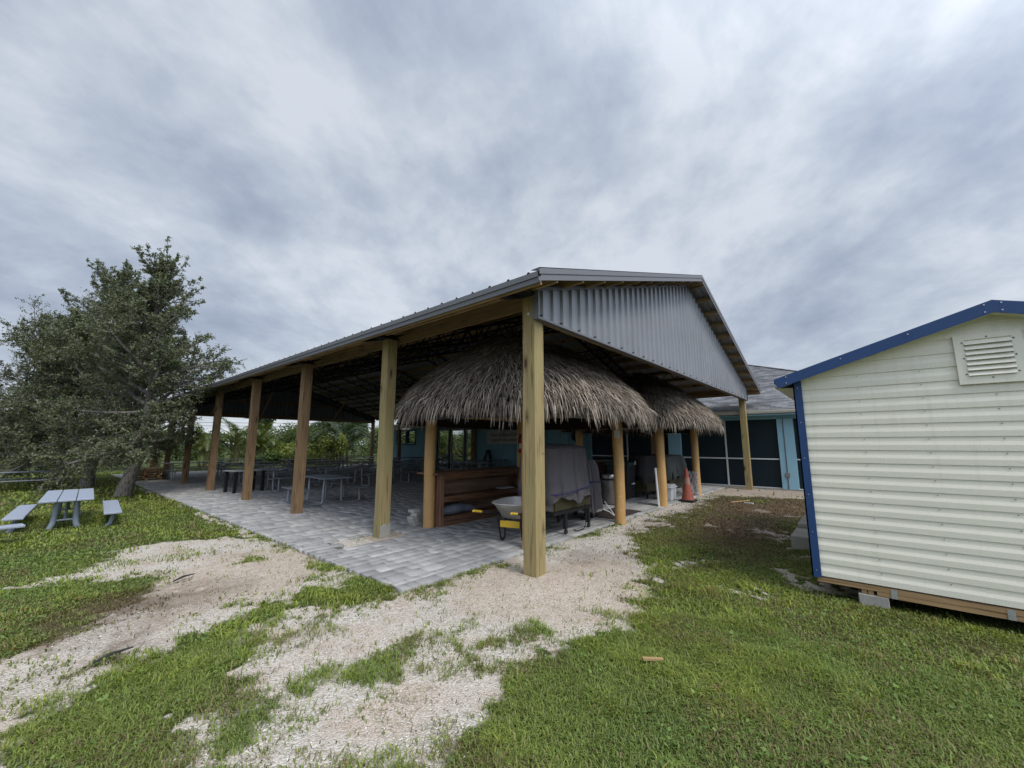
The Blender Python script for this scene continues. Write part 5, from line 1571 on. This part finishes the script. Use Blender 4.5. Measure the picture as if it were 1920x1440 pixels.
def blobs(w, h, d, n, z0=0.4):
    return [(rr.uniform(-w, w), rr.uniform(-d, d), rr.uniform(z0, h), rr.uniform(.35, .6) * w, rr.uniform(.4, .7) * d, rr.uniform(.25, .42) * h) for _ in range(n)]
shrub('shrub', 'lime green layered shrub in the middle beyond the far gable', 'shrub', (9.3, 31.0, -.03), blobs(2.0, 1.6, 1.0, 12), 5200, .075, LIM, 1, 'shrubs beyond the pavilion')
shrub('shrub', 'rounded green shrub just right of the third post, far behind', 'shrub', (11.4, 33.5, -.03), blobs(2.0, 2.6, 1.2, 14), 6500, .085, ((0.035, .06, .018), (.13, .17, .04)), 2, 'shrubs beyond the pavilion')
shrub('shrub', 'low yellow green shrub in front of the drooping palm', 'shrub', (11.3, 28.9, -.03), blobs(.9, 1.9, .7, 9), 3200, .08, LIM, 3, 'shrubs beyond the pavilion')
shrub('shrub', 'low dark shrub below the lime green shrub', 'shrub', (8.2, 29.3, -.03), blobs(1.6, .9, .8, 9, .2), 3600, .07, GRN, 4, 'shrubs beyond the pavilion')
# pine with long limbs
shrub('pine_tree', 'open pine tree with long bare limbs beyond the third post', 'tree', (15.5, 40.0, -.03), [(-3.2, 0, 5.6, 1.2, .8, .45), (-2.2, 0, 4.4, .9, .7, .35), (.5, 0, 6.3, 1.3, 1, .6), (2.0, 0, 5.2, 1.2, 1, .6), (-.8, 0, 7.4, 1.0, .9, .6), (-1.6, .3, 6.6, 1.1, .9, .45), (1.2, 0, 4.2, 1.4, 1.0, .7), (0, 0, 3.2, 1.5, 1.0, .7)], 8000, .10, ((0.03, .045, .018), (.10, .14, .05)), 5, None, (6.5, .16))
shrub('pine_tree', 'small dark pine crown seen right of the fourth post', 'tree', (11.0, 44.5, -.03), [(-.5, 0, 4.6, 1.0, .8, .5), (.6, 0, 4.2, .9, .8, .45), (0, 0, 5.3, .9, .8, .5), (.3, 0, 3.6, 1.0, .8, .5)], 3600, .10, ((0.03, .045, .018), (.08, .11, .04)), 6, None, (4.6, .12))
shrub('broadleaf_tree', 'round crowned tree beside the utility pole', 'tree', (24.8, 50, -.03), [(0, 0, 3.2, 1.5, 1.4, 1.3), (-.7, 0, 4.3, 1.0, 1, .9), (.6, 0, 3.9, 1.1, 1, .9), (0, 0, 5.0, .9, .9, .7)], 4500, .13, ((0.03, .05, .018), (.09, .13, .035)), 7, None, (2.2, .15))
shrub('broadleaf_tree', 'distant low crowned tree between the third and fourth posts', 'tree', (18.6, 52.0, -.03), [(0, 0, 2.6, 2.4, 1.4, 1.2), (-1.6, 0, 2.0, 1.4, 1, .8), (1.4, 0, 3.2, 1.4, 1, .9)], 4800, .14, GRN, 8, None, (2.0, .15))
for i, (x, y, w, h) in enumerate([(5, 47, 3.2, 2.6), (12, 50, 3.6, 2.9), (24, 46, 3.4, 3.0), (30, 44, 3.5, 3.4)]):
    shrub('bush_group', ['wide green bush far behind the left areca palms', 'wide green bush far behind the lime shrub', 'wide green bush at the foot of the utility pole', 'wide green bush beside the house end, far off'][i], 'bush', (x, y, -.03), blobs(w, h, 1.4, 16), 5200, .12, GRN, 20 + i, 'wide bushes in the distance')
# hedge and trees behind the oaks
hb = []
rh = random.Random(3)
for i in range(60):
    hb.append((rh.uniform(-26, 1.5), rh.uniform(-.5, .5), rh.uniform(.25, .75), rh.uniform(.5, .9), .6, rh.uniform(.3, .5)))
shrub('hedge', 'long low yellow green hedge behind the oaks', 'hedge', (-4.0, 39.0, -.03), hb, 24000, .075, YEL, 31)
for i, (x, y, w, h) in enumerate([(-5.5, 45, 3.0, 3.0), (-10.5, 46, 3.0, 3.3), (-15.5, 44, 3.0, 3.2), (-21, 45, 3.2, 3.6), (-1.2, 48, 2.6, 2.6), (-27, 42, 3.2, 4.0), (-32, 36, 3.2, 4.2), (-35, 29, 3.2, 4.0), (-36, 22, 3.2, 4.4)]):
    shrub('broadleaf_tree', ['pale green tree above the hedge, left of the middle oak trunk', 'pale green tree above the hedge, second from the oaks', 'pale green tree above the hedge near the photo edge', 'pale green tree at the far left end of the hedge', 'green tree seen right of the oak trunks above the lawn',
                             'tree west of the lawn, first beyond the hedge end', 'tree west of the lawn, second beyond the hedge end', 'tree west of the lawn, third beyond the hedge end', 'tree west of the lawn, last beyond the hedge end'][i], 'tree', (x, y, -.03), blobs(w, h, 1.5, 15, .9), 5200, .11, ((0.05, .07, .022), (.15, .18, .06)) if i % 2 else GRN, 50 + i, 'trees above the hedge', (1.2, .14))
# dark woodland rim closing the horizon
V = []; rw = np.random.default_rng(4); bl = []
for i in range(260):
    a = 2 * PI * i / 260; rad_ = 120 + 18 * rw.random()
    bl.append((CAMP[0] + rad_ * math.cos(a), CAMP[1] + rad_ * math.sin(a), 2.0, 3.2, 3.2, 2.2 + 1.4 * rw.random()))
Vw, Fw, Cw = leaf_blob(bl, 60000, .34, ((0.03, .045, .025), (.075, .10, .05)), 5)
o = np_mesh('treeline', Vw, Fw, M['bush'], Cw); tag(o, 'far low woodland along the horizon', 'woodland', kind='stuff')

# utility pole and wires
t = thing('utility_pole', 'pale grey utility pole rising above the distant trees', 'utility pole', (23.1, 50.6, 0))
b = MB(); b.tube([(0, 0, -.1), (0, 0, 4.4)], [.17, .13], 10); b.build('pole', plain('grey_pole', (.36, .35, .33), .8), t, True)
b = MB(); b.box(-.9, .9, -.05, .05, 3.75, 3.87); b.build('crossarm', plain('grey_crossarm', (.22, .2, .18), .8), t)
b = MB()
for (z, dx) in ((3.95, -.6), (4.35, 0)):
    P0 = Vector((23.1 + dx, 50.6, z)); P1 = Vector((-45, 74, z + .8)); P2 = Vector((70, 34, z + .4))
    for (A, B_) in ((P0, P1), (P0, P2)):
        b.tube([A.lerp(B_, s) - Vector((0, 0, 1.0 * 4 * s * (1 - s) * .7)) for s in np.linspace(0, 1, 13)], .022, 4, False)
b.build('wire', M['black'], None); o = bpy.data.objects['wire']; o.parent = t; o.matrix_parent_inverse = Matrix.Translation((-23.1, -50.6, 0))

# ------------------------------------------------------------------ grass and shell chips
cx, cy = CAMP[0], CAMP[1]
def sector(n, r0, r1, rng):
    fa = YAW
    a = fa + (rng.random(n) - .5) * R(150)
    r = np.sqrt(r0 * r0 + rng.random(n) * (r1 * r1 - r0 * r0))
    return cx + r * np.cos(a), cy + r * np.sin(a), r
def grass():
    rng = np.random.default_rng(21)
    VV = []; F4 = []; CC = []
    off = 0
    for (n, r0, r1, w, h) in ((300000, 1.2, 4.2, .0027, .031), (330000, 4.2, 8.0, .0042, .031), (230000, 8.0, 15, .0078, .036), (130000, 15, 32, .018, .055)):
        x, y, r = sector(n, r0, r1, rng)
        b, s, br, th = masks(x, y)
        nz = fbm(x, y, 9, 5, 3)
        pr = 1 / (1 + np.exp((b - .40 + (nz - .5) * .8) * 9))
        pr = pr * np.clip(1.25 - 2.2 * np.clip(fbm(x, y, 2.7, 80, 4) - .5, 0, 1), .25, 1)
        keep = (rng.random(n) < pr) & ~in_paving(x, y, 0.03)
        keep |= (rng.random(n) < np.clip((fbm(x, y, 3.3, 90, 4) - .5) * 1.1, 0.004, .3)) & (b > .5) & (s < .75) & ~in_paving(x, y, 0.03) & (x < 0.6)
        keep &= rng.random(n) > th * .5
        keep &= ~((br > .6) & (rng.random(n) < .35))
        keep &= ~((x > HX - .2) | ((x > 12.3) & (y > -9) & (y < 26)))
        keep &= ~((x > SX + .10) & (x < SX + SLEN) & (y < SY1 - .05) & (y > SY0 + .05) & (rng.random(n) < .93))
        hole_ = (x > HOLE[0]) & (x < HOLE[1]) & (y > HOLE[2]) & (y < HOLE[3])
        keep &= ~hole_
        x, y, r, br = x[keep], y[keep], r[keep], br[keep]; m = len(x)
        z = ground_z(x, y)
        patch = fbm(x, y, .7, 60); fine = fbm(x, y, 3.5, 61, 3)
        tall = 1 + 1.0 * np.clip((fine - .52) * 4, 0, 1)
        hh = h * (0.45 + 0.9 * rng.random(m)) * tall * (0.75 + .5 * patch)
        near_shed = np.clip((1.9 - (x - 0.0)) * .0 + 1, 0, 1)
        tallone = rng.random(m) < .010
        hh = np.where(tallone & (br < .4), hh * 2.0, hh) * np.where(br > .5, .6, 1)
        hh = hh * np.where((x > SX - .55) & (y < SY1 + .1), .62, 1)
        a = rng.random(m) * 2 * PI
        lean = 0.45 + 1.35 * rng.random(m)
        dx, dy = np.cos(a), np.sin(a)
        ww = w * (0.7 + .8 * rng.random(m))
        sx_, sy_ = -dy * ww, dx * ww
        b0 = np.stack([x - sx_, y - sy_, z - .004], 1); b1 = np.stack([x + sx_, y + sy_, z - .004], 1)
        l1 = hh * lean * .35; l2 = hh * lean * 1.0
        m0 = np.stack([x + dx * l1 - sx_ * .8, y + dy * l1 - sy_ * .8, z + hh * .62], 1); m1 = np.stack([x + dx * l1 + sx_ * .8, y + dy * l1 + sy_ * .8, z + hh * .62], 1)
        t0 = np.stack([x + dx * l2 - sx_ * .1, y + dy * l2 - sy_ * .1, z + hh * (1.05 - .34 * lean)], 1); t1 = np.stack([x + dx * l2 + sx_ * .1, y + dy * l2 + sy_ * .1, z + hh * (1.05 - .34 * lean)], 1)
        VV.append(np.stack([b0, b1, m0, m1, t0, t1], 1).reshape(-1, 3))
        i0 = off + np.arange(m) * 6
        F4.append(np.stack([np.stack([i0, i0 + 1, i0 + 3, i0 + 2], 1), np.stack([i0 + 2, i0 + 3, i0 + 5, i0 + 4], 1)], 1).reshape(-1, 4))
        off += 6 * m
        g = rng.random(m)
        gcol = np.stack([0.118 + .120 * g + .10 * (patch - .4), 0.166 + .135 * g + .08 * (patch - .4), 0.038 + .028 * g], 1)
        yl = (rng.random(m) < .07)[:, None]
        gcol = np.where(yl, np.array((.26, .23, .10)), gcol)
        dry = ((fbm(x, y, 1.9, 95, 4) > .55) & (rng.random(m) < .35))[:, None]
        gcol = np.where(dry, np.stack([.14 + .10 * g, .12 + .08 * g, .055 + .035 * g], 1), gcol)
        lime = ((fine > .6) & (rng.random(m) < .4))[:, None]
        gcol = np.where(lime, gcol * np.array((1.35, 1.3, 1.0)), gcol)
        bcol = np.stack([0.065 + .11 * g, 0.050 + .068 * g, 0.028 + .036 * g], 1)
        f = np.clip(br * 1.15 + .3 * (rng.random(m) - .5), 0, 1)[:, None]
        c = gcol * (1 - f) + bcol * f
        CC.append(np.repeat(c, 2, axis=0))
    o = np_mesh('grass', np.concatenate(VV), np.concatenate(F4), M['blade'], np.concatenate(CC))
    tag(o, 'patchy green lawn grass with brown thin areas', 'grass', kind='stuff')
grass()
def weeds():
    """small broad leaved weeds in the turf"""
    rng = np.random.default_rng(5)
    n = 52000
    x, y, r = sector(n, 1.2, 9, rng)
    b, s, br, th = masks(x, y)
    keep = (b < .4) & ~in_paving(x, y, .05) & (fbm(x, y, 1.8, 70) > .5) & (br < .5) & ~((x > SX) & (y < SY1 - .5))
    x, y = x[keep], y[keep]; m = len(x); z = ground_z(x, y) + .01 + .03 * rng.random(m)
    P = np.stack([x, y, z], 1)
    nrm = np.stack([rng.normal(0, .5, m), rng.normal(0, .5, m), np.ones(m)], 1); nrm /= np.linalg.norm(nrm, axis=1)[:, None]
    u = np.cross(nrm, rng.normal(size=(m, 3))); u /= np.linalg.norm(u, axis=1)[:, None]; v = np.cross(nrm, u) * .6
    s = (.006 + .013 * rng.random(m))[:, None]
    V = np.stack([P - u * s, P + v * s, P + u * s, P - v * s], 1).reshape(-1, 3)
    g = rng.random(m)[:, None]
    C = np.array((.07, .14, .03)) * (1 - g) + np.array((.20, .29, .065)) * g
    o = np_mesh('clover', V, np.arange(4 * m).reshape(m, 4), M['blade'], C)
    tag(o, 'small broad leaved weeds spread through the turf', 'weeds', kind='stuff')
weeds()
def chips():
    rng = np.random.default_rng(8)
    VV = []; CC = []
    for (n, r0, r1, s0, s1) in ((190000, 1.3, 5.5, .002, .0085), (70000, 5.5, 13, .005, .012)):
        x, y, r = sector(n, r0, r1, rng)
        b, s, br, th = masks(x, y)
        keep = (b > .45) & ~in_paving(x, y, .0) & (rng.random(n) > np.clip(s * 1.0, 0, .88)) & (x < 10) & (rng.random(n) > br * .8)
        x, y = x[keep], y[keep]; m = len(x); sd = s[keep]
        z = ground_z(x, y) + .002 + .006 * rng.random(m)
        P = np.stack([x, y, z], 1)
        nrm = np.stack([rng.normal(0, .45, m), rng.normal(0, .45, m), np.ones(m)], 1); nrm /= np.linalg.norm(nrm, axis=1)[:, None]
        u = np.cross(nrm, rng.normal(size=(m, 3))); u /= np.linalg.norm(u, axis=1)[:, None]; v = np.cross(nrm, u) * (.4 + .5 * rng.random(m))[:, None]
        sz = (s0 + (s1 - s0) * rng.random(m) ** 2.2)[:, None]
        VV.append(np.stack([P - u * sz, P + v * sz * .8, P + u * sz, P - v * sz], 1).reshape(-1, 3))
        g = rng.random(m)[:, None]
        c = np.array((.36, .30, .235)) * (1 - g) + np.array((.72, .67, .60)) * g
        dk = (rng.random(m) < .08)[:, None]
        CC.append(np.where(dk, np.array((.12, .10, .08)), c))
    V = np.concatenate(VV); m = len(V) // 4
    o = np_mesh('shell_gravel', V, np.arange(4 * m).reshape(m, 4), M['chip'], np.concatenate(CC))
    tag(o, 'loose white shell fragments over the worn ground', 'gravel', kind='stuff')
chips()
# small litter on the ground
def stick(name, label, cat, pts, r, m):
    b = MB(); b.tube(pts, r, 6); o = b.build(name, m, None, True); tag(o, label, cat)
b = MB(); b.box(-.075, .075, -.012, .012, 0, .014); o = b.build('wood_chip', M['wood_x']); o.location = (-0.93, -1.70, .035); o.rotation_euler = (0.05, 0.1, .15 - .86); tag(o, 'pale splinter of wood lying in the near grass', 'wood chip')
stick('charred_stick', 'charred black stick on the sand near the brown dead grass', 'stick', [(-2.72, 3.02, .01), (-2.62, 3.1, .022), (-2.5, 3.17, .012)], [.007, .012, .005], M['rubber'])
stick('charred_stick', 'charred black stick lying at the left edge of the shell patch', 'stick', [(-3.46, 1.28, .01), (-3.36, 1.33, .02), (-3.24, 1.37, .01)], [.006, .011, .005], M['rubber'])
stick('lath', 'short white stick on the brown grass before the house', 'stick', [(8.15, -.53, .03), (8.05, -.75, .04)], .018, M['white_trim'])
stick('lath', 'thin pale lath lying across the brown grass before the house', 'stick', [(8.0, -.25, .03), (8.7, -.55, .03)], .016, M['wood_x'])

# ------------------------------------------------------------------ world and sun
SUN_EL, SUN_AZ = R(54), R(256)      # azimuth measured from +X towards +Y: behind the camera
w = bpy.data.worlds.new('World'); scene.world = w; w.use_nodes = True
nt = w.node_tree
for nd in list(nt.nodes): nt.nodes.remove(nd)
N = nt.nodes.new
out = N('ShaderNodeOutputWorld'); bg = N('ShaderNodeBackground'); bg.inputs['Strength'].default_value = 0.1
sky = N('ShaderNodeTexSky'); sky.sky_type = 'NISHITA'; sky.sun_disc = False; sky.sun_elevation = SUN_EL; sky.sun_rotation = PI / 2 - SUN_AZ
tc = N('ShaderNodeTexCoord')
L = nt.links.new
def mth(op, a, b=0.0, c=0.0, clamp=False):
    nd = N('ShaderNodeMath'); nd.operation = op; nd.use_clamp = clamp
    for i, v in enumerate((a, b, c)):
        if hasattr(v, 'links'): L(v, nd.inputs[i])
        else: nd.inputs[i].default_value = v
    return nd.outputs[0]
sx = N('ShaderNodeSeparateXYZ'); L(tc.outputs['Generated'], sx.inputs[0])
zc = mth('ADD', mth('MAXIMUM', sx.outputs[2], 0.0), 0.33)
px_, py_ = mth('DIVIDE', sx.outputs[0], zc), mth('DIVIDE', sx.outputs[1], zc)
cv = N('ShaderNodeCombineXYZ'); L(px_, cv.inputs[0]); L(py_, cv.inputs[1])
mp = N('ShaderNodeMapping'); mp.inputs['Rotation'].default_value = (0, 0, -R(30)); mp.inputs['Scale'].default_value = (0.42, 1.0, 1.0)
# Mapping rotates after scaling, so rotate first with its own node
mp.inputs['Scale'].default_value = (1, 1, 1)
L(cv.outputs[0], mp.inputs[0])
mp2 = N('ShaderNodeMapping'); mp2.inputs['Scale'].default_value = (0.95, 1.2, 1.0); mp2.inputs['Location'].default_value = (11.1, 9.4, 0); mp.inputs['Location'].default_value = (7.77, 6.58, 0)
L(mp.outputs[0], mp2.inputs[0])
def noise(vec, s, d, r, dist=0.0):
    nd = N('ShaderNodeTexNoise'); nd.inputs['Scale'].default_value = s; nd.inputs['Detail'].default_value = d; nd.inputs['Roughness'].default_value = r
    nd.inputs['Distortion'].default_value = dist
    L(vec, nd.inputs['Vector']); return nd.outputs[0]
n_big = noise(mp2.outputs[0], 0.75, 3, 0.5, 0.7)
n_mid = noise(mp.outputs[0], 2.3, 7, 0.56, 0.35)
n_fine = noise(mp2.outputs[0], 6.0, 6, 0.62, 0.2)
d = mth('ADD', mth('MULTIPLY', n_big, 0.46), mth('MULTIPLY', n_mid, 0.52))
d = mth('ADD', d, mth('MULTIPLY', n_fine, 0.24))
rp = N('ShaderNodeValToRGB'); cr = rp.color_ramp
stops = [(0.455, (2.08, 2.42, 3.12)), (0.54, (2.58, 2.97, 3.72)), (0.62, (3.25, 3.65, 4.32)), (0.73, (4.5, 4.85, 5.35))]
while len(cr.elements) < len(stops): cr.elements.new(.5)
for e_, (p_, c_) in zip(cr.elements, stops):
    e_.position = p_; e_.color = (c_[0] / 10, c_[1] / 10, c_[2] / 10, 1)
L(d, rp.inputs[0])
sc10 = N('ShaderNodeVectorMath'); sc10.operation = 'SCALE'; sc10.inputs[3].default_value = 10.0
L(rp.outputs[0], sc10.inputs[0])
# brighter, whiter band of cloud close to the horizon
hz = mth('POWER', mth('SUBTRACT', 1.0, mth('MAXIMUM', sx.outputs[2], 0.0), clamp=True), 12.0)
mx = N('ShaderNodeMix'); mx.data_type = 'RGBA'
L(mth('MULTIPLY', hz, 0.75), mx.inputs[0]); L(sc10.outputs[0], mx.inputs[6]); mx.inputs[7].default_value = (5.9, 6.2, 6.3, 1)
# cloud glow added overhead and round the hidden sun, to light the ground
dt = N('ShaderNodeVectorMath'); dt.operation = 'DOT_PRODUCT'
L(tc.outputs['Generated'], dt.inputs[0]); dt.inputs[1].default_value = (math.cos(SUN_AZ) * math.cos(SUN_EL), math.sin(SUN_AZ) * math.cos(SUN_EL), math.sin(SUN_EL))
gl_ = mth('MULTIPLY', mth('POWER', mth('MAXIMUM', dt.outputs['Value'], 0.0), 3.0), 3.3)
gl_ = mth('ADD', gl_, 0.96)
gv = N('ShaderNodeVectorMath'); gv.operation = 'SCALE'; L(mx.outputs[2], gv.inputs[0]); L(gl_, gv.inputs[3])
# a little real sky through the deck
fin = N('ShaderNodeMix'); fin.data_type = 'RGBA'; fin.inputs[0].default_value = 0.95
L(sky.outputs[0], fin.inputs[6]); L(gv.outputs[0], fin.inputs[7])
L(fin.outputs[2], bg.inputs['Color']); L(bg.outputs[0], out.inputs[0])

sd = bpy.data.lights.new('sun', 'SUN'); so = bpy.data.objects.new('sun', sd); COL.objects.link(so)
sd.energy = 1.5; sd.angle = R(18); sd.color = (1.0, 0.95, 0.87)
v = Vector((math.cos(SUN_AZ) * math.cos(SUN_EL), math.sin(SUN_AZ) * math.cos(SUN_EL), math.sin(SUN_EL)))
so.rotation_euler = v.to_track_quat('Z', 'Y').to_euler(); so.location = (-6, -8, 12)

scene.view_settings.view_transform = 'Standard'
scene.view_settings.look = 'None'
scene.view_settings.exposure = 0.65
scene.view_settings.gamma = 1.0
scene.render.engine = 'CYCLES'
scene.cycles.use_denoising = True
scene.cycles.max_bounces = 6
scene.cycles.diffuse_bounces = 4
